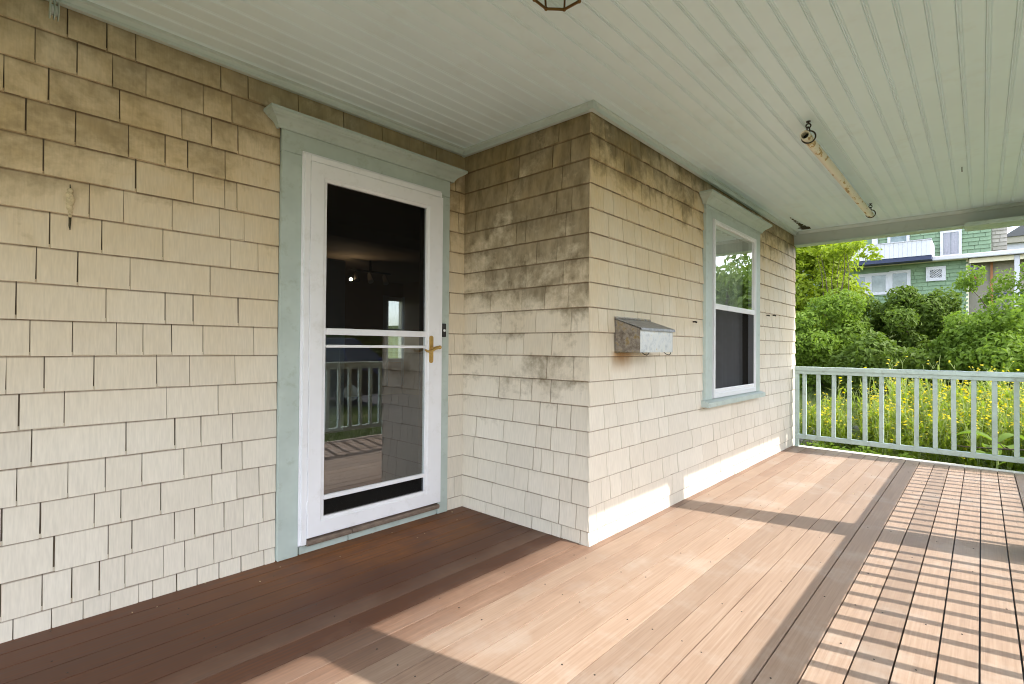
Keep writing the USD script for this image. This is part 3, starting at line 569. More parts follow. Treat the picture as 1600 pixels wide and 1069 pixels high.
bx(GX0 + .001, GX1 - .001, -.052, -.030, 1.190, 1.227, bev=.003).build('door_rail', 'white_metal', door)
bx(GX0 + .001, GX1 - .001, -.049, -.030, 1.118, 1.134, bev=.002).build('door_rail', 'white_metal', door)
bx(GX0 + .001, GX1 - .001, -.052, -.030, .278, .302, bev=.003).build('door_rail', 'white_metal', door)
bx(GX0 + .0005, GX1 - .0005, -.0400, -.0370, .290, 1.205).build('door_pane', 'window_glass', door)
bx(GX0 + .0005, GX1 - .0005, -.0345, -.0340, 1.20, GZ1 - .0005).build('screen_mesh', 'insect_screen', door)
bx(GX0 + .0005, GX1 - .0005, -.0345, -.0340, GZ0 + .0005, .289).build('screen_mesh', 'insect_screen', door)
for z in (1.95, 1.52, .94, .45, .22):      # hinge leaves on the left edge
    bx(-1.1665, -1.161, -.058, -.045, z, z + .07, bev=.001).build('hinge', 'white_metal', door)
# handle: brass plate, hub and curved lever
hp = MB()
t = np.linspace(0, np.pi, 9)
pl = [(-.338 + .0145 * math.cos(a), 1.185 + .0145 * math.sin(a)) for a in t] + [(-.338 - .0145 * math.cos(a), 1.035 - .0145 * math.sin(a)) for a in t]
hp.prism(pl, -.064, -.056, 1)
hp.build('handle_plate', 'brass', door, smooth=40)
lv = MB().tube([(-.338, -.064, 1.115), (-.338, -.098, 1.115)], .010, 12)
lv.tube([(-.300, -.100, 1.124), (-.318, -.100, 1.122), (-.338, -.100, 1.117), (-.362, -.101, 1.103), (-.385, -.102, 1.096), (-.405, -.102, 1.099), (-.418, -.101, 1.108)], [.008, .0115, .0115, .009, .008, .0075, .006], 12)
lv.ball((-.299, -.100, 1.124), .013).build('handle', 'brass', door, smooth=True)
MB().tube([(-.338, -.064, 1.052), (-.338, -.069, 1.052)], .009, 12).build('lock_cylinder', 'brass', door)
# jambs, sill, riser
m = MB().box(DX0 - .0035, DX0 + .018, -.0025, .16, .05, DZ1 - .02).box(DX1 - .018, DX1 + .0035, -.0025, .16, .05, DZ1 - .02).box(DX0, DX1, -.0025, .16, DZ1 - .019, DZ1 - .001)
m.build('door_jamb', 'dark_wood', wall_a)
s0, s1 = -1.166, -.262
m = MB()
for a, b_ in ((s0, -.905), (-.899, s1)):
    m.prism([(-.068, .062), (-.062, .052), (-.02, .050), (.10, .055), (.10, .085), (-.02, .083), (-.062, .079), (-.069, .072)], a, b_, 0)
m.build('door_sill', 'weathered_wood', wall_a)
MB().box(-1.19, -.906, -.022, -.004, .004, .049).box(-.8985, -.256, -.022, -.004, .004, .049).build('riser', 'trim_paint', wall_a)
# lump of old caulk on the shingles
cb = MB()
for (x, z, r) in ((-2.150, 1.745, .010), (-2.152, 1.728, .012), (-2.148, 1.712, .014), (-2.151, 1.695, .013), (-2.150, 1.677, .011), (-2.148, 1.66, .008), (-2.149, 1.645, .006)):
    cb.ball((x, -.014, z), r, 2, (1, .8, 1.2))
cb.build('caulk_lump', 'caulk', wall_a, smooth=True)
MB().tube([(-2.149, -.010, 1.755), (-2.150, -.0125, 1.772)], [.003, .0015], 6).build('crack', 'dark_gap_wood', wall_a)
MB().tube([(-2.148, -.0075, 1.640), (-2.149, -.0085, 1.605), (-2.148, -.010, 1.588)], [.005, .004, .0015], 6).build('crack', 'dark_gap_wood', wall_a)

# ------------------------------------------------------------------ bay window (part of the bay front wall)
YW = -B
bx(1.60, WX0 - .001, YW - .030, YW - .0005, .716, 2.262, bev=.002).build('window_casing', 'trim_paint', wall_c)
bx(WX1 + .001, 2.957, YW - .030, YW - .0005, .716, 2.262, bev=.002).build('window_casing', 'trim_paint', wall_c)
bx(1.60, 2.957, YW - .031, YW - .0005, 2.263, 2.30, bev=.002).build('window_casing', 'trim_paint', wall_c)
bx(WX0 - .001, WX1 + .001, YW - .029, YW - .0005, 2.201, 2.262).build('window_casing', 'trim_paint', wall_c)
cornice(1.585, 2.972, YW - .031, 2.285, wall_c, .09)
MB().prism([(YW - .072, .662), (YW - .072, .700), (YW - .02, .715), (YW + .13, .72), (YW + .13, .665)], 1.565, 2.992, 0).build('window_sill', 'trim_paint', wall_c)
win = frame_mesh(WX0, WX1, WZ0, WZ1, 1.785, 2.795, .768, 2.165, YW - .034, YW + .03, .012).build('storm_window', 'screen_frame', wall_c)
m = MB().box(WX0 + .001, WX0 + .028, YW - .047, YW - .0345, WZ0 + .005, WZ1 - .005, bev=.003)
m.build('window_track', 'screen_frame', win)
bx(1.786, 2.794, YW - .030, YW - .008, 1.46, 1.505, bev=.003).build('meeting_rail', 'white_metal', win)
bx(1.786, 2.794, YW - .028, YW - .012, .769, .796, bev=.003).build('bottom_rail', 'white_metal', win)
bx(1.7855, 2.7945, YW - .016, YW - .013, 1.503, 2.1645).build('window_pane', 'window_glass', win)
bx(1.7855, 2.7945, YW - .0205, YW - .020, .795, 1.461).build('screen_mesh', 'insect_screen', win)
# pleated curtain behind the glass
x = np.linspace(1.70, 2.86, 140); y = YW + .11 + .022 * np.sin(x * 52 + 1.4 * np.sin(x * 7)) + .012 * np.sin(x * 19)
v = np.vstack([np.stack([x, y, np.full_like(x, .62)], -1), np.stack([x, y * .6 + (YW + .11) * .4, np.full_like(x, 2.24)], -1)]); n = len(x)
c_path = tag(thing('window_curtain', 'dark grey pleated curtain hanging behind the bay window glass', 'curtain', (2.28, YW + .17, .62)))
MB().add(v, np.array([[j, j + 1, n + j + 1, n + j] for j in range(n - 1)])).build('cloth', 'dark_curtain', c_path, smooth=True)
MB().tube([(1.68, YW + .17, 2.25), (2.88, YW + .17, 2.25)], .012, 8).build('curtain_rod', 'dark_iron', c_path)
# screws left in the shingles
m = MB()
for xx, zz in ((1.413, 1.337), (3.253, 1.481), (3.474, 1.492)):
    m.tube([(xx, YW - .004, zz), (xx, YW - .03, zz)], .006, 8); m.ball((xx, YW - .03, zz - .004), .008, 1)
m.build('screw_heads', 'dark_iron', wall_c)

# ------------------------------------------------------------------ railings and columns
RJ = np.random.default_rng(19)
def rail(name_label, start, end, posts, zt=.93, group=None, first=None):
    ax = 0 if abs(end[0] - start[0]) > abs(end[1] - start[1]) else 1
    t = thing('porch_railing', name_label, 'railing', (*((np.array(start) + np.array(end)) / 2), 0))
    a, b_ = sorted((start[ax], end[ax])); c = start[1 - ax]
    def B_(p, q, w, z0, z1, nm, bev=.004):
        (bx(p, q, c - w, c + w, z0, z1, bev=bev) if ax == 0 else bx(c - w, c + w, p, q, z0, z1, bev=bev)).build(nm, 'rail_paint', t)
    B_(a, b_, .040, zt - .047, zt, 'top_rail')
    B_(a, b_, .027, zt - .085, zt - .0475, 'under_rail', .002)
    B_(a, b_, .022, .092, .142, 'bottom_rail')
    for p in posts:
        p = p + RJ.normal(0, .0022); R_ = rot([0, 1, 0] if ax == 0 else [1, 0, 0], RJ.normal(0, .0035)) @ rot([0, 0, 1], RJ.normal(0, .03))
        b6 = (p - .019, p + .019, c - .019, c + .019) if ax == 0 else (c - .019, c + .019, p - .019, p + .019)
        bx(*b6, .1425, zt - .0855, bev=.0025, R=R_).build('baluster', 'rail_paint', t)
    return t
COLS = (-.965, 1.575, 4.33)
rail('painted front railing reflected in the storm door glass', (-.84, FRONT), (1.445, FRONT), np.arange(.556 - 9 * .1465, 1.40, .1465))
rail('front railing nearest the end column, throwing the long baluster shadows', (1.705, FRONT), (4.19, FRONT), np.arange(1.77, 4.17, .1465))
er = rail('pale green railing across the far end before the flowers', (ENDX, -B - .035), (ENDX, -3.058), np.arange(-2.962, -1.18, .1465))
bx(ENDX - .02, ENDX + .02, -B - .075, -B - .036, -.004, .882, bev=.003).build('end_post', 'rail_paint', er)
def column(x, label, FY=FRONT - .03):
    t = thing('porch_column', label, 'column', (x, FRONT, 0), group=None)
    m = MB(); w0, w1 = .135, .098
    ve = []
    for z, w in ((.141, w0), (2.25, w1)): ve += [(x - w, FY - w, z), (x + w, FY - w, z), (x + w, FY + w, z), (x - w, FY + w, z)]
    m.add(ve, np.array([[0, 1, 5, 4], [1, 2, 6, 5], [2, 3, 7, 6], [3, 0, 4, 7], [4, 5, 6, 7], [3, 2, 1, 0]])).build('shaft', 'rail_paint', t)
    bx(x - .150, x + .150, FY - .15, FY + .15, -.05, .14, bev=.006).build('plinth', 'rail_paint', t)
    bx(x - .118, x + .118, FY - .118, FY + .118, 2.251, 2.31, bev=.006).build('capital', 'rail_paint', t)
    bx(x - .132, x + .132, FY - .132, FY + .132, 2.311, 2.374, bev=.006).build('abacus', 'rail_paint', t)
    return t
column(COLS[0], 'tapered square porch column beside the open step gap, behind the viewer')
column(COLS[1], 'tapered square porch column in the middle of the front railing')
c3 = column(COLS[2], 'corner porch column where front and end railings meet', FRONT - .13)
MB().prism([(-2.62, 2.335), (-2.60, 2.345), (-2.605, 2.362), (-2.64, 2.374), (-3.09, 2.374), (-3.09, 2.335)], 4.16, 4.46, 0).build('bracket', 'rail_paint', c3)

# ------------------------------------------------------------------ mailbox
MX0, MX1 = .258, .690
mb = thing('mailbox', 'weathered galvanised mailbox with sloping lid on the shingle wall', 'mailbox', (.474, -1.17, 1.1))
yb_, yf = -B - .014, -1.250
side = [(yb_, 1.108), (yf, 1.104), (yf, 1.243), (yb_, 1.302)]
MB().prism(side, MX0, MX0 + .003, 0).build('side_panel', 'mailbox_steel', mb)
MB().prism(side, MX1 - .003, MX1, 0).build('side_panel', 'mailbox_steel', mb)
MB().prism([(MX0 + .0035, 1.104), (MX1 - .0035, 1.104), (MX1 - .0035, 1.243), (MX0 + .0035, 1.243)], yf - .0005, yf + .003, 1).build('front_panel', 'mailbox_front_steel', mb, label='brighter silvery front of the mailbox')
MB().prism([(yb_, 1.108), (yf + .004, 1.104), (yf + .004, 1.107), (yb_, 1.111)], MX0 + .0035, MX1 - .0035, 0).build('base_panel', 'mailbox_steel', mb)
bx(MX0 - .004, MX1 + .004, yb_ + .0005, yb_ + .004, 1.100, 1.322).build('back_plate', 'mailbox_steel', mb)
MB().prism([(yb_, 1.3055), (yf - .012, 1.2455), (yf - .0155, 1.232), (yf - .0135, 1.232), (yf - .0105, 1.2425), (yb_, 1.3025)][::-1] if False else [(yb_, 1.310), (yf - .012, 1.250), (yf - .016, 1.234), (yf - .013, 1.234), (yf - .0095, 1.2465), (yb_, 1.3065)], MX0 - .006, MX1 + .006, 0).build('lid', 'mailbox_lid_steel', mb)
MB().tube([(MX0 - .004, yb_ - .004, 1.312), (MX1 + .004, yb_ - .004, 1.312)], .005, 8).build('lid_hinge', 'mailbox_steel', mb)
for xx in (.33, .62):
    MB().tube([(xx, yf + .03, 1.106), (xx, yf + .01, 1.092), (xx, yf - .006, 1.088), (xx, yf - .018, 1.094), (xx, yf - .02, 1.104)], .0025, 6).build('paper_hook', 'dark_iron', mb)

# ------------------------------------------------------------------ doorbell
db = thing('doorbell', 'small black doorbell with white button beside the storm door', 'doorbell', (-.216, -.031, 1.24))
bx(-.235, -.197, -.044, -.0312, 1.194, 1.285, bev=.003).build('bell_plate', 'black_plastic', db)
MB().tube([(-.216, -.0435, 1.238), (-.216, -.049, 1.238)], .009, 16).build('button', 'headlamp', db)

# ------------------------------------------------------------------ lantern on the ceiling
lx, ly, lz = -1.030, -1.622, 2.380
lan = thing('porch_lantern', 'octagonal brass and glass lantern on the porch ceiling, cut by the top edge', 'lamp', (lx, ly, CEIL))
A8 = [math.pi / 8 + j * math.pi / 4 for j in range(8)]
P8 = lambda R, z: [(lx + R * math.cos(a), ly + R * math.sin(a), z) for a in A8]
lo, hi_, ti = P8(.088, lz), P8(.108, CEIL - .03), P8(.05, lz - .012)
for j in range(8):
    k2 = (j + 1) % 8
    MB().tube([lo[j], lo[k2]], .005, 6).build('rim', 'old_brass', lan)
    MB().tube([lo[j], hi_[j]], .004, 6).build('rib', 'old_brass', lan)
    MB().add([lo[j], lo[k2], hi_[k2], hi_[j]], np.array([[0, 1, 2, 3]])).build('lamp_pane', 'lamp_glass', lan)
    MB().ball(lo[j], .0075, 1).build('knob', 'old_brass', lan)
MB().lathe([(0, .0), (.118, 0), (.122, -.01), (.114, -.034), (.0, -.034)], (lx, ly, CEIL), 8).build('canopy', 'old_brass', lan)
MB().ball((lx, ly, lz + .06), .028, 2, (1, 1, 1.3)).build('lamp_bulb', 'headlamp', lan, smooth=True)
MB().lathe([(.012, -.034), (.016, -.05), (.016, -.075), (0, -.08)], (lx, ly, CEIL), 12).build('socket', 'old_brass', lan)

# ------------------------------------------------------------------ hanging pipe
py_, pz = -1.940, 2.425
pp = thing('hanging_pipe', 'old cream pipe with rust patches hung from ceiling hooks', 'pipe', (2.25, py_, pz))
t = np.linspace(0, 2 * np.pi, 21)[:-1]
ro, ri = .027, .021
xa, xb = 1.00, 3.50
v, f = [], []
n = 20
for xx, r in ((xa + .06, ri), (xa, ri), (xa, ro), (xb, ro), (xb, ri), (xb - .06, ri)):
    for q in t: v.append((xx, py_ + r * math.cos(q), pz + r * math.sin(q)))
for i in range(5):
    for j in range(n): f.append([i * n + j, (i + 1) * n + j, (i + 1) * n + (j + 1) % n, i * n + (j + 1) % n])
MB().add(v, np.array(f)).build('pipe', 'pipe_paint', pp, smooth=40)
MB().tube([(xa + .05, py_, pz), (xa + .055, py_, pz)], ri * .99, 16).build('pipe_plug', 'black_plastic', pp)  # black disc standing in for the dark hollow of the open pipe end
for i, xx in enumerate((1.055, 3.43)):
    MB().ring((xx, py_ - .008, pz + .002), .037, .0045, (1, .15, .0)).build('ring', 'dark_iron', pp, smooth=True)
    h = MB().ring((xx, py_ - .006, pz + .050), .014, .0042, (0.3, 1, 0), 16, 6)
    h.build('chain_link', 'dark_iron', pp, smooth=True)
    e = MB().ring((xx + .002, py_ - .006, pz + .072), .013, .0042, (1, .2, 0), 16, 6).tube([(xx + .002, py_ - .006, pz + .083), (xx + .002, py_ - .006, CEIL + .004)], .005, 8)
    e.lathe([(0, -.006), (.013, -.005), (.013, 0)], (xx + .002, py_ - .006, CEIL), 12).build('screw_eye', 'dark_iron', pp, smooth=30)

# ------------------------------------------------------------------ pulley and ceiling hook
pu = thing('pulley', 'small painted pulley block hanging at the ceiling edge, upper left', 'pulley', (-2.212, -.062, CEIL))
pc = np.array([-2.212, -.066, 2.425])
for s_ in (-1, 0, 1):
    MB().lathe([(0, 0), (.022, 0), (.026, .002), (.022, .004), (0, .004)], (0, 0, 0), 20)
    w = MB(); a = np.linspace(0, 2 * np.pi, 21)[:-1]
    vv = [(pc[0] + s_ * .012 - .0015, pc[1] + .026 * math.cos(q), pc[2] + .036 * math.sin(q)) for q in a] + [(pc[0] + s_ * .012 + .0015, pc[1] + .026 * math.cos(q), pc[2] + .036 * math.sin(q)) for q in a]
    ff = [[j, (j + 1) % 20, 20 + (j + 1) % 20, 20 + j] for j in range(20)]
    w.add(vv, np.array(ff)); w.add(vv[:20] + [tuple(pc + [s_ * .012 - .0015, 0, 0])], np.array([[(j + 1) % 20, j, 20] for j in range(20)])); w.add(vv[20:] + [tuple(pc + [s_ * .012 + .0015, 0, 0])], np.array([[j, (j + 1) % 20, 20] for j in range(20)]))
    w.build('cheek', 'trim_paint', pu, smooth=40)
for s_ in (-.006, .006): MB().tube([(pc[0] + s_ - .0035, pc[1], pc[2]), (pc[0] + s_ + .0035, pc[1], pc[2])], .020, 20).build('sheave', 'moulding_paint', pu, smooth=40)
MB().ring(pc + [0, 0, .048], .012, .004, (1, 0, 0), 16, 6).ring(pc + [0, 0, .068], .012, .004, (0, 1, 0), 16, 6).build('eye', 'trim_paint', pu, smooth=True)
MB().tube([pc + [0, 0, .078], pc + [0, .0, .105]], .005, 8).build('screw', 'trim_paint', pu)
ch = MB().tube([(2.70, -2.617, CEIL + .004), (2.70, -2.617, CEIL - .018), (2.705, -2.617, CEIL - .028), (2.716, -2.617, CEIL - .032), (2.727, -2.617, CEIL - .027), (2.730, -2.617, CEIL - .018)], .0028, 8)
tag(ch.build('ceiling_hook', 'dark_iron', smooth=True), 'tiny metal cup hook screwed into the ceiling boards', 'hook')

# ------------------------------------------------------------------ interior seen through the door
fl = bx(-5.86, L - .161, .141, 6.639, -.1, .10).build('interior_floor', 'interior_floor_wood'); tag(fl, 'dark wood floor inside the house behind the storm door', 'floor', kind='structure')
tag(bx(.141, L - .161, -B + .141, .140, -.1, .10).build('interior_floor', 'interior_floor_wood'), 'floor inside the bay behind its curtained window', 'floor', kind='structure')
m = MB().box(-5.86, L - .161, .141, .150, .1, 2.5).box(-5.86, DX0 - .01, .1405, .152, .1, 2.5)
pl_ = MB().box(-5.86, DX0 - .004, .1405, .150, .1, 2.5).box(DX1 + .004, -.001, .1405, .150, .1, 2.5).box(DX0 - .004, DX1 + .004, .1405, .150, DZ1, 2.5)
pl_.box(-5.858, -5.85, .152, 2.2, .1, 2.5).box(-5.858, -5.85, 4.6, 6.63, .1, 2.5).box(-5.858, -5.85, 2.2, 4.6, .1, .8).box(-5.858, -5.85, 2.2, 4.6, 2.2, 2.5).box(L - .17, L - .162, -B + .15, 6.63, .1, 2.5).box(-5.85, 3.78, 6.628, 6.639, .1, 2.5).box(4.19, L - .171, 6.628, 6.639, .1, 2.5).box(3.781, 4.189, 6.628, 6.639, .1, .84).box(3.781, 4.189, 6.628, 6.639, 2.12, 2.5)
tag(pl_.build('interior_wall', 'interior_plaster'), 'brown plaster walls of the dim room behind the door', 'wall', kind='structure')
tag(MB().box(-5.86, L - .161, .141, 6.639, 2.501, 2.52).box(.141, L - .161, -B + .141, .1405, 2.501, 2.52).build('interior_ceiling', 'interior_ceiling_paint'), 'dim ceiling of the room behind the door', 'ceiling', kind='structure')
tag(MB().prism([(2.6, 2.36), (2.85, 2.36), (2.85, 2.5), (2.6, 2.5)], -5.8, 4.18, 0).build('interior_beam', 'interior_ceiling_paint'), 'boxed ceiling beam crossing the dim room', 'beam')
cab = thing('cupboard', 'tall white panelled cupboard inside, left side of the door glass', 'cupboard', (.45, 3.1, .1))
bx(.12, .775, 3.03, 3.5, .101, 2.175).build('carcass', 'white_paint', cab)
for xa_, xb_ in ((.125, .44), (.446, .77)):
    d_ = bx(xa_, xb_, 3.010, 3.029, .14, 2.17, bev=.002).build('door', 'white_paint', cab)
    for za, zb in ((.22, 1.15), (1.25, 1.72), (1.8, 2.1)):
        frame_mesh(xa_ + .05, xb_ - .05, za, zb, xa_ + .07, xb_ - .07, za + .02, zb - .02, 3.002, 3.0098, .004).build('panel', 'white_paint', d_)
tl = thing('track_light', 'ceiling track light with one glowing spot inside the house', 'lamp', (2.0, 4.5, 2.5))
MB().box(1.70, 2.42, 4.485, 4.515, 2.31, 2.335).box(2.03, 2.06, 4.49, 4.51, 2.336, 2.499).build('track', 'dark_iron', tl)
for j, xx in enumerate((1.78, 2.02, 2.30)):
    hd = MB().tube([(xx, 4.5, 2.308), (xx, 4.5, 2.27)], .008, 8).tube([(xx, 4.50, 2.275), (xx - .01, 4.46, 2.22), (xx - .02, 4.41, 2.15)], [.028, .035, .045], 14)
    hp_ = hd.build('spot_head', 'white_paint' if j else 'dark_iron', tl, smooth=40)
MB().ball((1.662, 4.43, 2.156), .022, 2).build('glowing_bulb', 'bulb', tl, smooth=True)
MB().tube([(1.78, 4.49, 2.30), (1.70, 4.45, 2.20), (1.665, 4.44, 2.172)], .006, 6).build('bulb_arm', 'dark_iron', tl)
iw = thing('interior_window', 'bright white framed window at the far side of the dim room', 'window', (4.0, 6.6, .84))
frame_mesh(3.72, 4.255, .79, 2.19, 3.80, 4.17, .87, 2.10, 6.60, 6.626, .01).build('casing', 'white_paint', iw)
bx(3.79, 4.18, 6.68, 6.71, 1.47, 1.51).build('meeting_rail', 'white_paint', iw)
bx(3.79, 4.18, 6.692, 6.695, .86, 2.11).build('pane', 'window_glass', iw)
for cx_, w_ in ((3.70, .15), (4.13, .07)):
    x = np.linspace(cx_ - w_ / 2, cx_ + w_ / 2, 30); y = 6.54 + .018 * np.sin(x * 90)
    v = np.vstack([np.stack([x, y, np.full_like(x, .3)], -1), np.stack([x, y, np.full_like(x, 2.2)], -1)])
    MB().add(v, np.array([[j, j + 1, 31 + j - 0, 30 + j] for j in range(29)])).build('curtain', 'sheer_curtain', iw, smooth=True)
chair = None

# ------------------------------------------------------------------ foliage
def leaf_cloud(lobes, n, size, seed, droop=.25, inner=.25):
    """Leaves as folded kites spread through the outer part of many small lobes; returns vertices and faces."""
    rg = np.random.default_rng(seed); lobes = np.asarray(lobes, float)
    w = (lobes[:, 3] * lobes[:, 4] + lobes[:, 4] * lobes[:, 5] + lobes[:, 3] * lobes[:, 5]); w /= w.sum()
    li = rg.choice(len(lobes), n, p=w); d = rg.normal(size=(n, 3)); d /= np.linalg.norm(d, axis=1, keepdims=True)
    rad = np.where(rg.random(n) < inner, rg.uniform(.2, .8, n), rg.normal(.95, .10, n))
    rad *= 0.75 + 0.5 * meshkit.noise(lobes[li, :3] * 3.1 + d * 1.7, seed)
    p = lobes[li, :3] + d * lobes[li, 3:6] * rad[:, None]
    nr = d * .9 + rg.normal(size=(n, 3)) * .55 + np.array([0, 0, .35]); nr /= np.linalg.norm(nr, axis=1, keepdims=True)
    tp = rg.normal(size=(n, 3)) + d * .5 - np.array([0, 0, droop]); tp -= nr * (tp * nr).sum(1, keepdims=True); tp /= np.linalg.norm(tp, axis=1, keepdims=True)
    sd = np.cross(nr, tp); s = size * rg.uniform(.55, 1.35, n)[:, None]
    v = np.stack([p - tp * s * .5, p + sd * s * .27 - tp * s * .02 + nr * s * .10, p + tp * s * .55 - nr * s * .06, p - sd * s * .27 - tp * s * .02 + nr * s * .10], 1).reshape(-1, 3)
    i = np.arange(n)[:, None] * 4
    return v, np.vstack([i + [0, 1, 2], i + [0, 2, 3]])

def lobes_on(c, r, k, lr, seed, zmin=-1.0, flat=1.0):
    """k lobes scattered over an ellipsoid (centre c, radii r) and a few inside."""
    rg = np.random.default_rng(seed); o = []
    while len(o) < k:
        d = rg.normal(size=3); d /= np.linalg.norm(d)
        if d[2] < zmin: continue
        q = rg.uniform(.55, 1.0); s = lr * rg.uniform(.6, 1.35)
        o.append([*(np.array(c) + d * np.array(r) * q), s, s, s * .85 * flat])
    return o

def limbs(base, lobes, seed, r=.04, k=10):
    rg = np.random.default_rng(seed); me = MB(); base = np.array(base, float)
    for j in rg.choice(len(lobes), min(k, len(lobes)), replace=False):
        tip = np.array(lobes[j][:3]); mid = base + (tip - base) * .5 + rg.normal(size=3) * .12 + [0, 0, .15]
        me.tube([base + rg.normal(size=3) * [.06, .06, 0], base * .7 + mid * .3 + rg.normal(size=3) * .03, mid, mid * .45 + tip * .55 + rg.normal(size=3) * .05, tip], [r, r * .8, r * .6, r * .4, r * .15], 6)
    return me

def bush(name, label, cat, base, lobes, n, size, material, seed, r=.035, k=10, group=None, droop=.25):
    t = thing(name, label, cat, base, group)
    limbs(base, lobes, seed, r, k).build('trunk', 'bark', t, smooth=True)
    v, f = leaf_cloud(lobes, n, size, seed, droop); MB().add(v, f).build('crown', material, t)
    return t

gz = lambda x, y: float(ground_z(x, y))
lb = lobes_on((12.2, .55, 2.5), (1.1, 1.05, 1.75), 36, .44, 41)
bush('young_tree', 'tall yellow green tree at the wall end, left of the green house', 'tree', (12.2, .75, gz(12.2, .75)), lb, 22000, .115, 'leaf_yellow', 41, .035, 8)
lb = lobes_on((10.6, -.1, 1.15), (.95, .95, 1.15), 34, .34, 42)
bush('hedge_bush', 'broad glossy green bush beside the end of the shingle wall', 'bush', (10.6, -.15, gz(10.6, -.15)), lb, 20000, .09, 'leaf_fresh', 42)
lb = lobes_on((11.4, -1.50, 1.12), (1.0, .98, 1.36), 54, .27, 43)
bush('hedge_bush', 'tall rounded deep green bush in front of the triple window', 'bush', (11.4, -1.75, gz(11.4, -1.75)), lb, 25000, .09, 'leaf_mid', 43)
lb = lobes_on((10.0, -1.35, .60), (.75, .85, .75), 26, .30, 44)
bush('hedge_bush', 'lower dark bush in front of the tall rounded one', 'bush', (10.0, -1.25, gz(10, -1.25)), lb, 11000, .10, 'leaf_mid', 44)
lb = lobes_on((10.4, -3.05, .98), (1.0, 1.0, .95), 42, .30, 45)
bush('hedge_bush', 'loose bright green shrub at the right behind the railing', 'bush', (10.4, -3.05, gz(10.4, -3.05)), lb, 20000, .09, 'leaf_fresh', 45)
lb = lobes_on((11.8, -4.0, .8), (1.0, 1.0, 1.0), 30, .36, 46)
bush('hedge_bush', 'large green shrub at the right edge behind the railing', 'bush', (11.6, -4.3, gz(11.6, -4.3)), lb, 12000, .12, 'leaf_mid', 46)
lb = lobes_on((14.0, -3.35, 2.35), (.7, 1.05, .95), 26, .20, 47)
bush('young_tree', 'thin young tree with airy leaves before the neighbour porch', 'tree', (14.0, -3.3, gz(14.0, -3.3)), lb, 3600, .085, 'leaf_fresh', 47, .022, 7)
lb = lobes_on((11.0, -.62, 3.42), (.5, .85, .22), 12, .17, 48)
bush('young_tree', 'slender sapling spreading pale leaves across the white balcony', 'tree', (11.3, -.2, gz(11.3, -.2)), lb, 900, .10, 'leaf_yellow', 48, .018, 8)
lb = lobes_on((13.2, -1.6, .65), (.8, 3.4, .7), 40, .36, 49)
bush('hedge_bush', 'dark shrub mass filling the shade along the board fence', 'bush', (13.2, -1.6, gz(13.2, -1.6)), lb, 14000, .13, 'leaf_deep', 49)

# board fence in the shade behind the bushes
fe = thing('board_fence', 'dark weathered board fence in shade behind the bushes', 'fence', (12.6, -1.6, gz(12.6, -1.6)))
rg = np.random.default_rng(8)
for j in range(44):
    yy = 1.4 - j * .150; z0 = gz(12.6, yy) - .1
    bx(12.6, 12.622, yy - .070, yy + .070, z0, z0 + 1.0 + rg.normal(0, .01), bev=.003).build('board', 'fence_wood', fe)
for z in (.25, .75): MB().tube([(12.66, 1.5, z + .1), (12.66, -5.3, z + .1)], .03, 4).build('fence_rail', 'fence_wood', fe)

# ------------------------------------------------------------------ flowers, weeds, grass
def blade(me_v, me_f, base, h, w, lean, rg, seg=3):
    a = rg.uniform(0, 2 * np.pi); d = np.array([math.cos(a), math.sin(a), 0]); s = np.array([-d[1], d[0], 0]); n0 = len(me_v)
    for q in range(seg + 1):
        t_ = q / seg; c = np.array(base) + d * lean * h * t_ ** 2 + np.array([0, 0, h * t_ * (1 - .25 * lean * t_)]); ww = w * (1 - t_) ** .7 + .0006
        me_v.append(c - s * ww); me_v.append(c + s * ww)
    for q in range(seg): me_f.append([n0 + 2 * q, n0 + 2 * q + 1, n0 + 2 * q + 3, n0 + 2 * q + 2])

def flower_plant(base, h, rg, heads=None):
    """Stems, narrow leaves and yellow heads of one tall wildflower; returns three (v, f) sets."""
    st, lv_, lf_, pv, pf = MB(), [], [], [], []
    ns = rg.integers(3, 6)
    for si in range(ns):
        a = rg.uniform(0, 2 * np.pi); le = rg.uniform(.02, .22) * h; hh = h * rg.uniform(.7, 1.05)
        tip = np.array(base) + [le * math.cos(a), le * math.sin(a), hh]
        mid = np.array(base) * .5 + tip * .5 + [-.1 * le * math.cos(a), -.1 * le * math.sin(a), .06 * h]
        st.tube([base, mid, tip], [.004, .003, .002], 4, cap=False)
        for q in range(rg.integers(8, 13)):
            t_ = rg.uniform(.05, .85); p = np.array(base) * (1 - t_) ** 2 + mid * 2 * t_ * (1 - t_) + tip * t_ ** 2
            blade(lv_, lf_, p, rg.uniform(.08, .19), rg.uniform(.009, .018), rg.uniform(.6, 1.6), rg, 2)
        for q in range(rg.integers(1 if si == 0 else 0, 4)):
            b2 = rg.uniform(0, 2 * np.pi); e = tip + [.06 * math.cos(b2), .06 * math.sin(b2), rg.uniform(-.03, .07)]
            st.tube([tip - [0, 0, .05], e], [.002, .0015], 3, cap=False)
            R = rg.uniform(.012, .023); n0 = len(pv); tilt = rg.normal(size=3) * .35 + [0, 0, 1]; tilt /= np.linalg.norm(tilt)
            ux = np.cross(tilt, [1, .2, 0]); ux /= np.linalg.norm(ux); uy = np.cross(tilt, ux); pv.append(e + tilt * .008)
            for k2 in range(10):
                rr = R if k2 % 2 == 0 else R * .72; pv.append(e + rr * (math.cos(k2 * math.pi / 5) * ux + math.sin(k2 * math.pi / 5) * uy))
            for k2 in range(10): pf.append([n0, n0 + 1 + k2, n0 + 1 + (k2 + 1) % 10])
    return (np.vstack(st.v), np.vstack(st.f)), (np.array(lv_), np.array(lf_)), (np.array(pv), np.array(pf))

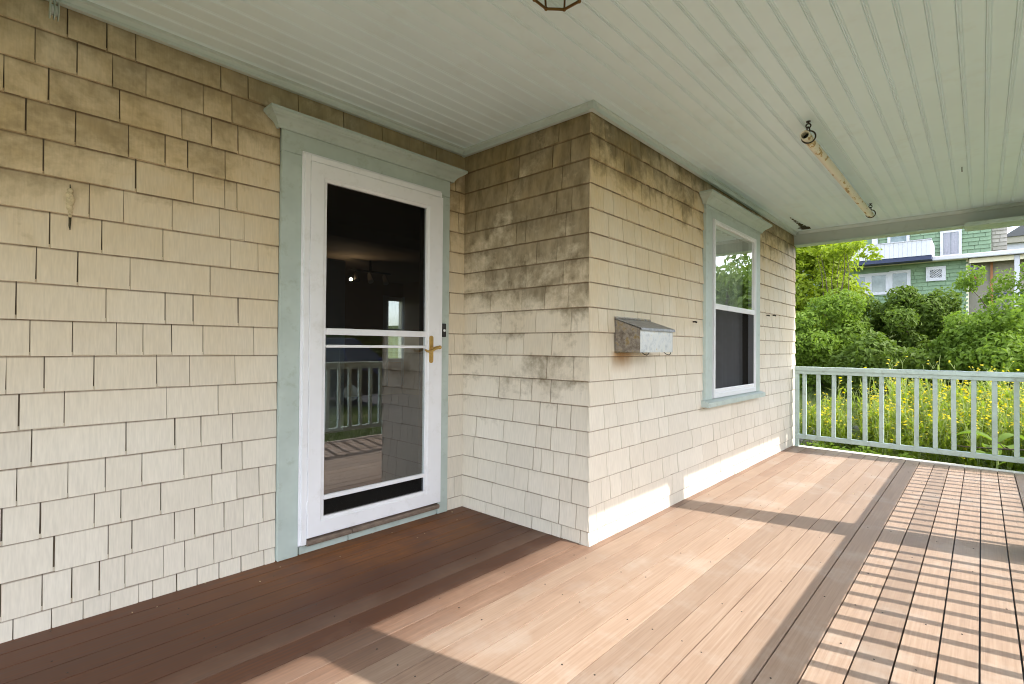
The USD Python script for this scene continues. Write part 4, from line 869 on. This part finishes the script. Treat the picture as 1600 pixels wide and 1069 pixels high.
rg = np.random.default_rng(77)
tall = [(5.9, -1.25, .95), (6.2, -1.55, 1.05), (6.0, -1.8, 1.12), (6.5, -2.0, 1.2), (6.9, -1.75, 1.1), (6.3, -2.3, 1.1), (6.8, -2.55, 1.12), (7.2, -2.2, 1.2), (6.1, -2.7, .95), (6.6, -2.95, .95), (7.1, -3.0, .92), (5.6, -2.45, .85), (5.7, -2.0, .85), (7.5, -2.8, .95), (5.5, -1.35, .62), (6.4, -1.1, .72)]
for (x_, y_, h) in tall:
    base = (x_, y_, gz(x_, y_) - .02)
    s_, l_, p_ = flower_plant(base, h, rg)
    t = thing('wildflower', 'tall yellow wildflower plant standing above the flower bed behind the end railing', 'wildflower', base, group='tall yellow wildflowers behind the end railing')
    MB().add(*s_).build('stem', 'stem_green', t); MB().add(*l_).build('leaves', 'leaf_bed', t); MB().add(*p_).build('blossoms', 'petal_yellow', t)
S, Lf, Pt = MB(), MB(), MB()
for _ in range(470):
    x_ = rg.uniform(5.1, 8.4); y_ = rg.uniform(-3.9, -.75); 
    if x_ > 7.3 and y_ > -1.6: continue
    if y_ > -1.5 and rg.random() < .45: continue
    if float(meshkit.noise(np.array([x_ * 1.9, y_ * 1.9, 3.0]), 4)) < .36: continue
    h = rg.uniform(.30, .85) * (0.75 if y_ > -1.5 else 1)
    s_, l_, p_ = flower_plant((x_, y_, gz(x_, y_) - .02), h, rg); S.add(*s_); Lf.add(*l_); Pt.add(*p_)
fb = thing('flower_bed', 'dense bed of yellow wildflowers and green leaves beyond the end railing', 'flower bed', (6.6, -2.2, -.4), kind='stuff')
S.build('stems', 'stem_green', fb); Lf.build('leaves', 'leaf_bed', fb); Pt.build('blossoms', 'petal_yellow', fb)
# grass
V, F = [], []
for _ in range(16000):
    x_ = rg.uniform(4.45, 11.5); y_ = rg.uniform(-4.2, .6)
    blade(V, F, (x_, y_, gz(x_, y_) - .01), rg.uniform(.06, .22), rg.uniform(.003, .006), rg.uniform(.2, 1.2), rg, 2)
for _ in range(14000):
    x_ = rg.uniform(-2.0, 5.0); y_ = rg.uniform(-8.2, -3.25)
    blade(V, F, (x_, y_, gz(x_, y_) - .01), rg.uniform(.05, .16), rg.uniform(.004, .007), rg.uniform(.2, 1.2), rg, 2)
tag(MB().add(np.array(V), np.array(F)).build('grass', 'grass_blade'), 'uneven grass growing on the ground around the porch', 'grass', kind='stuff')
# low weeds against the deck edge
wl = [[rg.uniform(4.5, 5.3), rg.uniform(-3.4, -1.1), -.42 + rg.uniform(0, .30), .12, .12, .10] for _ in range(60)]
v, f = leaf_cloud(wl, 5200, .055, 91); tag(MB().add(v, f).build('weeds', 'leaf_fresh'), 'low leafy weeds crowding the edge of the porch floor', 'weeds', kind='stuff')
# broad-leaved plant at the right end of the railing
bp = thing('broadleaf_plant', 'broad leaved plant with big pale leaves by the right end of the railing', 'plant', (4.75, -2.85, gz(4.75, -2.85)))
def big_leaf(c, d, ln, w, up_):
    d = np.array(d, float); d /= np.linalg.norm(d); s = np.cross(d, [0, 0, 1]); s /= np.linalg.norm(s); V, F = [], []
    for q in range(9):
        t_ = q / 8; ww = w * math.sin(math.pi * min(.98, t_ * .92 + .06)) ** .8; cc = np.array(c) + d * ln * t_ + np.array([0, 0, up_ * math.sin(t_ * 2.0) * ln * .5 - .25 * ln * t_ ** 2])
        V += [cc - s * ww + [0, 0, ww * .35], cc, cc + s * ww + [0, 0, ww * .35]]
    for q in range(8):
        F += [[3 * q, 3 * q + 1, 3 * q + 4, 3 * q + 3], [3 * q + 1, 3 * q + 2, 3 * q + 5, 3 * q + 4]]
    return MB().add(V, np.array(F))
for a, ln, w, z in ((.3, .34, .07, .05), (1.5, .36, .08, .18), (2.4, .30, .06, .02), (3.6, .28, .06, .12), (4.6, .33, .07, -.03), (5.5, .28, .06, .2)):
    big_leaf((4.75, -2.85, z), (math.cos(a), math.sin(a), 0), ln, w, .7).build('leaf', 'leaf_fresh', bp, smooth=True)
MB().tube([(4.75, -2.85, gz(4.75, -2.85)), (4.76, -2.84, -.1), (4.75, -2.85, .2)], [.012, .01, .006], 8).build('stem', 'stem_green', bp, smooth=True)
tw = MB().tube([(4.45, -3.15, .20), (4.5, -2.9, .17), (4.52, -2.65, .155), (4.53, -2.5, .15)], [.009, .008, .006, .003], 6).tube([(4.5, -2.9, .17), (4.55, -2.82, .25), (4.56, -2.80, .36)], [.005, .004, .002], 5)
tag(tw.build('bare_branch', 'bark', smooth=True), 'thin bare brown branch lying across the right end of the railing', 'branch')
# stepping stones in the bed
for x_, y_, r in ((6.6, -.95, .22), (7.0, -1.3, .2), (5.9, -.9, .18)):
    a = np.linspace(0, 2 * np.pi, 12)[:-1]; rr = r * rg.uniform(.8, 1.15, 11); z0 = gz(x_, y_)
    poly = [(x_ + q * math.cos(w_), y_ + q * math.sin(w_)) for q, w_ in zip(rr, a)]
    lab = {6.6: 'flat grey stepping stone in the middle of the bed edge', 7.0: 'flat grey stepping stone farthest back by the flowers', 5.9: 'flat grey stepping stone nearest the porch wall'}[x_]
    tag(MB().prism(poly, z0 - .05, z0 + .05, 2).build('stepping_stone', 'fieldstone'), lab, 'stone')

# ------------------------------------------------------------------ green neighbour house, uphill
HX = 30.0
gh = thing('green_house', 'green shingled neighbour house with white balcony and white window frames', 'house', (HX, 0, 2.4))
def courses(x, y0, y1, z0, z1, p, material, parent, seed, joint=.55, name='shingle_wall'):
    """Wall facing -x in real shingle courses: each course a slab leaning out at its butt, cut by joints."""
    rg = np.random.default_rng(seed); me = MB(); z = z0; k = 0
    while z < z1:
        zt = min(z + p, z1); y = y0 - rg.uniform(0, joint)
        while y < y1:
            w = joint * rg.uniform(.6, 1.3); a, b_ = max(y, y0) + .011, min(y + w, y1) - .011; y += w
            if b_ - a < .03: continue
            t_ = .045 + rg.normal(0, .005)
            me.add([(x, a, z), (x, b_, z), (x - t_, a, z), (x - t_, b_, z), (x - .004, a, zt + .01), (x - .004, b_, zt + .01)], np.array([[0, 1, 3, 2], [2, 3, 5, 4], [0, 2, 4, 4], [1, 5, 3, 3]]))
        z += p; k += 1
    return me.build(name, material, parent)
bx(HX, HX + 8, -2.262, 9.0, 1.0, 5.50).build('wall', 'green_shingle', gh)
courses(HX - .002, -2.262, 3.6, 2.6, 5.46, .19, 'green_shingle', gh, 1)
bx(HX + 1.0, HX + 8, -3.07, 9.0, 5.6, 9.0).build('wall', 'green_shingle', gh)
courses(HX + .998, -3.07, 1.36, 5.70, 8.2, .19, 'green_shingle', gh, 2)
bx(HX - .03, HX + .02, -2.275, -2.18, 2.0, 5.45).build('corner_board', 'cream_paint', gh)
bx(HX - .45, HX + 1.2, -7.0, 9.2, 5.60, 5.66).build('roof', 'roof_felt', gh)
bx(HX - .52, HX - .40, -7.0, 9.2, 5.47, 5.68, bev=.03).build('gutter', 'house_white', gh)
bx(HX - .40, HX - .03, -2.26, 9.2, 5.46, 5.48).build('soffit', 'cream_paint', gh)
bx(HX + .85, HX + 1.0, 1.37, 1.62, 5.7, 9).build('corner_board', 'house_white', gh)
def ghwin(x, y0, y1, z0, z1, fw_=.1, curtain=True, lattice=False, name='window'):
    w = MB()
    w.box(x - .10, x - .005, y0, y0 + fw_, z0, z1).box(x - .10, x - .005, y1 - fw_, y1, z0, z1).box(x - .10, x - .005, y0 + fw_, y1 - fw_, z1 - fw_, z1).box(x - .10, x - .005, y0 + fw_, y1 - fw_, z0, z0 + fw_)
    wn = w.build(name, 'house_white', gh)
    bx(x - .070, x - .066, y0 + fw_, y1 - fw_, z0 + fw_, z1 - fw_).build('pane', 'car_glass' if (lattice or name == 'dark_window') else 'house_pane', wn)
    if curtain:
        for ya, yb2 in ((y0 + fw_ + .02, y0 + fw_ + (y1 - y0) * .34), (y1 - fw_ - (y1 - y0) * .34, y1 - fw_ - .02)):
            yy = np.linspace(ya, yb2, 16); xx = x - .084 + .006 * np.sin(yy * 60); v = np.vstack([np.stack([xx, yy, np.full_like(yy, z0 + fw_ + .01)], -1), np.stack([xx, yy, np.full_like(yy, z1 - fw_ - .01)], -1)])
            MB().add(v, np.array([[j, j + 1, 17 + j, 16 + j] for j in range(15)])).build('curtain', 'grey_curtain', wn)
    if lattice:
        l = MB(); ya, yb2, za, zb = y0 + fw_, y1 - fw_, z0 + fw_, z1 - fw_
        for o in np.linspace(-1, 1, 7)[1:-1]:
            for sg in (1, -1):
                p = []
                for q in np.linspace(-1, 1, 41):
                    yy = (q); zz = sg * q + o * 1.5
                    if abs(zz) <= 1: p.append((x - .085, (ya + yb2) / 2 + yy * (yb2 - ya) / 2, (za + zb) / 2 + zz * (zb - za) / 2))
                if len(p) > 1: l.tube([p[0], p[-1]], .016, 4)
        l.build('lattice', 'house_white', wn)
    return wn
# triple window: one surround, three lights
ghwin(HX, 1.64, 2.51, 4.0, 5.13, .16, curtain=False); ghwin(HX, .765, 1.639, 4.0, 5.14, .14, curtain=False); ghwin(HX, -.103, .764, 4.0, 5.18, .14, curtain=False)
ghwin(HX, -1.453, -.704, 4.54, 5.235, .15, curtain=False, lattice=True)
ghwin(HX + 1, -2.015, -1.195, 5.80, 7.12, .12, curtain=True)
ghwin(HX + 1, .02, .95, 6.4, 7.3, .13, curtain=False, name='window')
bal = holder('balcony', gh)
for j in range(21):
    ya = -.965 + j * .176
    bx(HX - 1.42, HX - 1.385, ya, ya + .172, 5.64, 6.375, bev=.004).build('panel_board', 'house_white', bal)
bx(HX - 1.38, HX + .9, -.995, -.966, 5.64, 6.375).build('panel_board', 'house_white', bal)
bx(HX - 1.45, HX - 1.36, -1.0, 2.75, 6.376, 6.41).build('cap', 'house_white', bal)
bx(HX - 1.36, HX + .95, -.98, 2.75, 5.47, 5.638).build('deck_edge', 'navy_paint', bal)
bx(HX - 1.40, HX - 1.361, -.98, 2.75, 5.44, 5.639).build('fascia', 'navy_paint', bal)
# grey wing behind and porch at the right
bx(HX + 2.0, HX + 5, -3.64, -3.08, 2.5, 9.0).build('wing_wall', 'grey_shingle', gh)
courses(HX + 1.998, -3.64, -3.10, 5.7, 8.2, .19, 'grey_shingle', gh, 4, name='wing_shingles')
bx(HX + .5, HX + .6, -6.5, -2.28, 2.0, 5.46).build('porch_back_wall', 'tan_paint', gh)
for yy in (-3.90, -5.9): 
    bx(HX - .30, HX - .12, yy - .09, yy + .09, 2.2, 5.46, bev=.01).build('porch_post', 'house_white', gh)
bx(HX - .28, HX - .14, -7, -2.3, 5.25, 5.46).build('porch_lintel', 'cream_paint', gh)
bx(HX + .38, HX + .49, -3.12, -3.03, 3.2, 5.3).build('door_trim', 'orange_wood', gh)
bx(HX - .24, HX - .18, -6.9, -3.1, 3.72, 3.79).build('porch_rail', 'navy_paint', gh)
for yy in np.arange(-4.6, -3.1, .13): bx(HX - .22, HX - .19, yy, yy + .03, 3.0, 3.719).build('porch_baluster', 'navy_paint', gh)
fl_ = thing('flag', 'purple and red flag hanging at the corner of the green house', 'flag', (HX - .2, -2.45, 4.1))
yy = np.linspace(-2.60, -2.34, 12); xx = HX - .2 + .03 * np.sin(yy * 30)
for (za, zb, mm_) in ((4.65, 5.12, 'purple_cloth'), (4.45, 4.649, 'red_cloth'), (4.08, 4.449, 'purple_cloth')):
    v = np.vstack([np.stack([xx, yy, np.full_like(yy, za)], -1), np.stack([xx, yy, np.full_like(yy, zb)], -1)]); MB().add(v, np.array([[j, j + 1, 13 + j, 12 + j] for j in range(11)])).build('cloth', mm_, fl_, smooth=True)
MB().tube([(HX - .2, -2.33, 4.0), (HX - .2, -2.33, 5.3)], .015, 8).build('flag_pole', 'house_white', fl_)
# distant white house at the right edge
wh = thing('white_house', 'pale distant house glimpsed at the right edge beyond the green one', 'house', (45, -6, 3))
bx(45, 52, -10, -3.95, 2, 8.3).build('wall', 'house_white', wh)
bx(44.7, 52, -10, -3.8, 8.301, 8.7).build('eave', 'tan_paint', wh)
bx(44.95, 44.99, -9.8, -4.0, 6.6, 7.1).build('trim_band', 'cream_paint', wh)
MB().prism([(-10.2, 8.701), (-3.7, 8.701), (-6.9, 11.0)], 44.6, 52.2, 0).build('roof', 'roof_felt', wh)

# ------------------------------------------------------------------ street side, seen in reflections
def tree(label, x, y, h, r, seed, material, n=5200, size=.22):
    z0 = gz(x, y); lb = lobes_on((x, y, z0 + h * .62), (r, r, h * .38), 34, r * .36, seed)
    t = thing('street_tree', label, 'tree', (x, y, z0))
    me = limbs((x, y, z0 + h * .25), lb, seed, .09, 14); me.tube([(x, y, z0 - .1), (x + .03, y, z0 + h * .15), (x, y, z0 + h * .4)], [.17, .14, .09], 10); me.build('trunk', 'bark', t, smooth=True)
    v, f = leaf_cloud(lb, n, size, seed); MB().add(v, f).build('crown', material, t)
tree('round street tree reflected in the left half of the bay window', 14.3, -5.7, 3.2, 1.4, 61, 'leaf_mid')
tree('street tree reflected in the right half of the bay window', 17.3, -6.3, 3.7, 1.5, 62, 'leaf_deep')
tree('street tree standing past the others at the far end of the verge', 20.6, -7.2, 5.2, 1.7, 63, 'leaf_mid')
tree('broad tree across the street behind the parked cars', 4.0, -18.5, 7.5, 3.2, 64, 'leaf_deep', 7000, .34)
tree('broad tree across the street, farther along from the cars', 12.0, -19.0, 7.0, 3.0, 65, 'leaf_mid', 7000, .34)

lb = lobes_on((8, -17.2, .9), (13, .8, 1.5), 110, .8, 66)  # unseen hedge added so the storm door glass mirrors no bright sky
bush('roadside_hedge', 'long dark hedge added across the street to hide the sky behind the mirrored cars', 'hedge', (8, -17.2, -.5), lb, 16000, .30, 'leaf_deep', 66)
def car(label, loc, yaw, paint_, seed, suv=False):
    t = thing('parked_car', label, 'car', loc)
    stage.GetPrimAtPath(t).GetAttribute('xformOp:translate')
    UsdGeom.Xformable(stage.GetPrimAtPath(t)).AddRotateZOp().Set(math.degrees(yaw))
    OFF[t] = np.zeros(3)
    hh = 1.68 if suv else 1.45
    low = [(-2.2, .32), (-2.22, .62), (-2.1, .85), (-1.6, .92), (1.0, .95), (1.9, .82), (2.2, .66), (2.24, .40), (2.1, .28), (1.78, .26), (1.70, .50), (1.45, .62), (1.15, .60), (.95, .40), (.92, .24), (-.92, .24), (-.95, .42), (-1.15, .60), (-1.45, .62), (-1.70, .48), (-1.78, .26)]
    v, f = [], []
    n = len(low)
    for w, s in ((-.80, .97), (-.88, 1.0), (.88, 1.0), (.80, .97)): v += [(x_ * s, w, z_ if s == 1 else .3 + (z_ - .3) * .97) for x_, z_ in low]
    for i in range(3):
        for j in range(n): f.append([i * n + j, i * n + (j + 1) % n, (i + 1) * n + (j + 1) % n, (i + 1) * n + j])
    body = MB().add(v, np.array(f)); pg = trimesh.creation.triangulate_polygon(Polygon(low), engine='earcut')
    for w, s in ((-.80, .97), (.80, .97)):
        body.add([(p[0] * s, w, .3 + (p[1] - .3) * .97) for p in pg[0]], pg[1] if w > 0 else pg[1][:, ::-1])
    body.build('body', paint_, t, smooth=35)
    cab = [(-1.75 if suv else -1.55, .90), (-1.55 if suv else -1.0, hh - .04), (-.6, hh), (.25, hh - .02), (1.15, .93)]
    v = []
    for w, zz in ((.80, 0), (.62, 1)):
        pass
    cb = MB()
    bot = [(-1.72 if suv else -1.6, .905), (1.2, .925)]; top = [(-1.5 if suv else -.95, hh), (.15, hh)]
    P_ = [(bot[0][0], -.80, bot[0][1]), (bot[1][0], -.80, bot[1][1]), (bot[1][0], .80, bot[1][1]), (bot[0][0], .80, bot[0][1]), (top[0][0], -.60, top[0][1]), (top[1][0], -.60, top[1][1]), (top[1][0], .60, top[1][1]), (top[0][0], .60, top[0][1])]
    cb.add(P_, np.array([[0, 1, 5, 4], [1, 2, 6, 5], [2, 3, 7, 6], [3, 0, 4, 7]])).build('glazing', 'car_glass', t)
    bx(top[0][0] - .02, top[1][0] + .04, -.62, .62, hh - .012, hh + .035, bev=.03).build('roof', paint_, t)
    for sy in (-1, 1):
        pil = MB()
        for q in ((0, 4), (1, 5)) if sy < 0 else ((3, 7), (2, 6)): pil.tube([P_[q[0]], P_[q[1]]], .03, 6)
        pil.tube([((-.25), .80 * sy, .92), (-.35, .605 * sy, hh)], .03, 6); pil.build('pillar', paint_, t)
        bx(2.02, 2.20, .42 * sy - .18, .42 * sy + .18, .60, .70, bev=.03).build('headlight', 'headlamp', t)
        bx(-2.20, -2.06, .55 * sy - .18, .55 * sy + .18, .68, .80, bev=.03).build('tail_light', 'tail_lamp', t)
        bx(.88, 1.02, .88 * sy - .07 + .07 * sy, .88 * sy + .07 + .07 * sy, .92, 1.04, bev=.03).build('mirror', paint_, t)
        for xx in (-1.35, 1.35):
            w = MB().tube([(xx, .66 * sy, .32), (xx, .86 * sy, .32)], .32, 24).build('wheel', 'rubber', t, smooth=40)
            MB().tube([(xx, .80 * sy, .32), (xx, .875 * sy, .32)], .20, 20).build('rim', 'wheel_metal', w, smooth=40)
    bx(2.10, 2.235, -.55, .55, .30, .42, bev=.02).build('bumper', 'black_plastic', t)
car('dark parked car at the kerb, reflected nearest in the storm door glass', (2.7, -9.45, -.325), .06, 'car_dark', 1)
car('dark blue parked car reflected behind the nearest one', (6.6, -13.6, -.325), .03, 'car_blue', 2, True)
car('silver parked car reflected above the door rail at left', (.9, -14.6, -.325), .0, 'car_silver', 3)

print('done', sum(COUNT.values()))
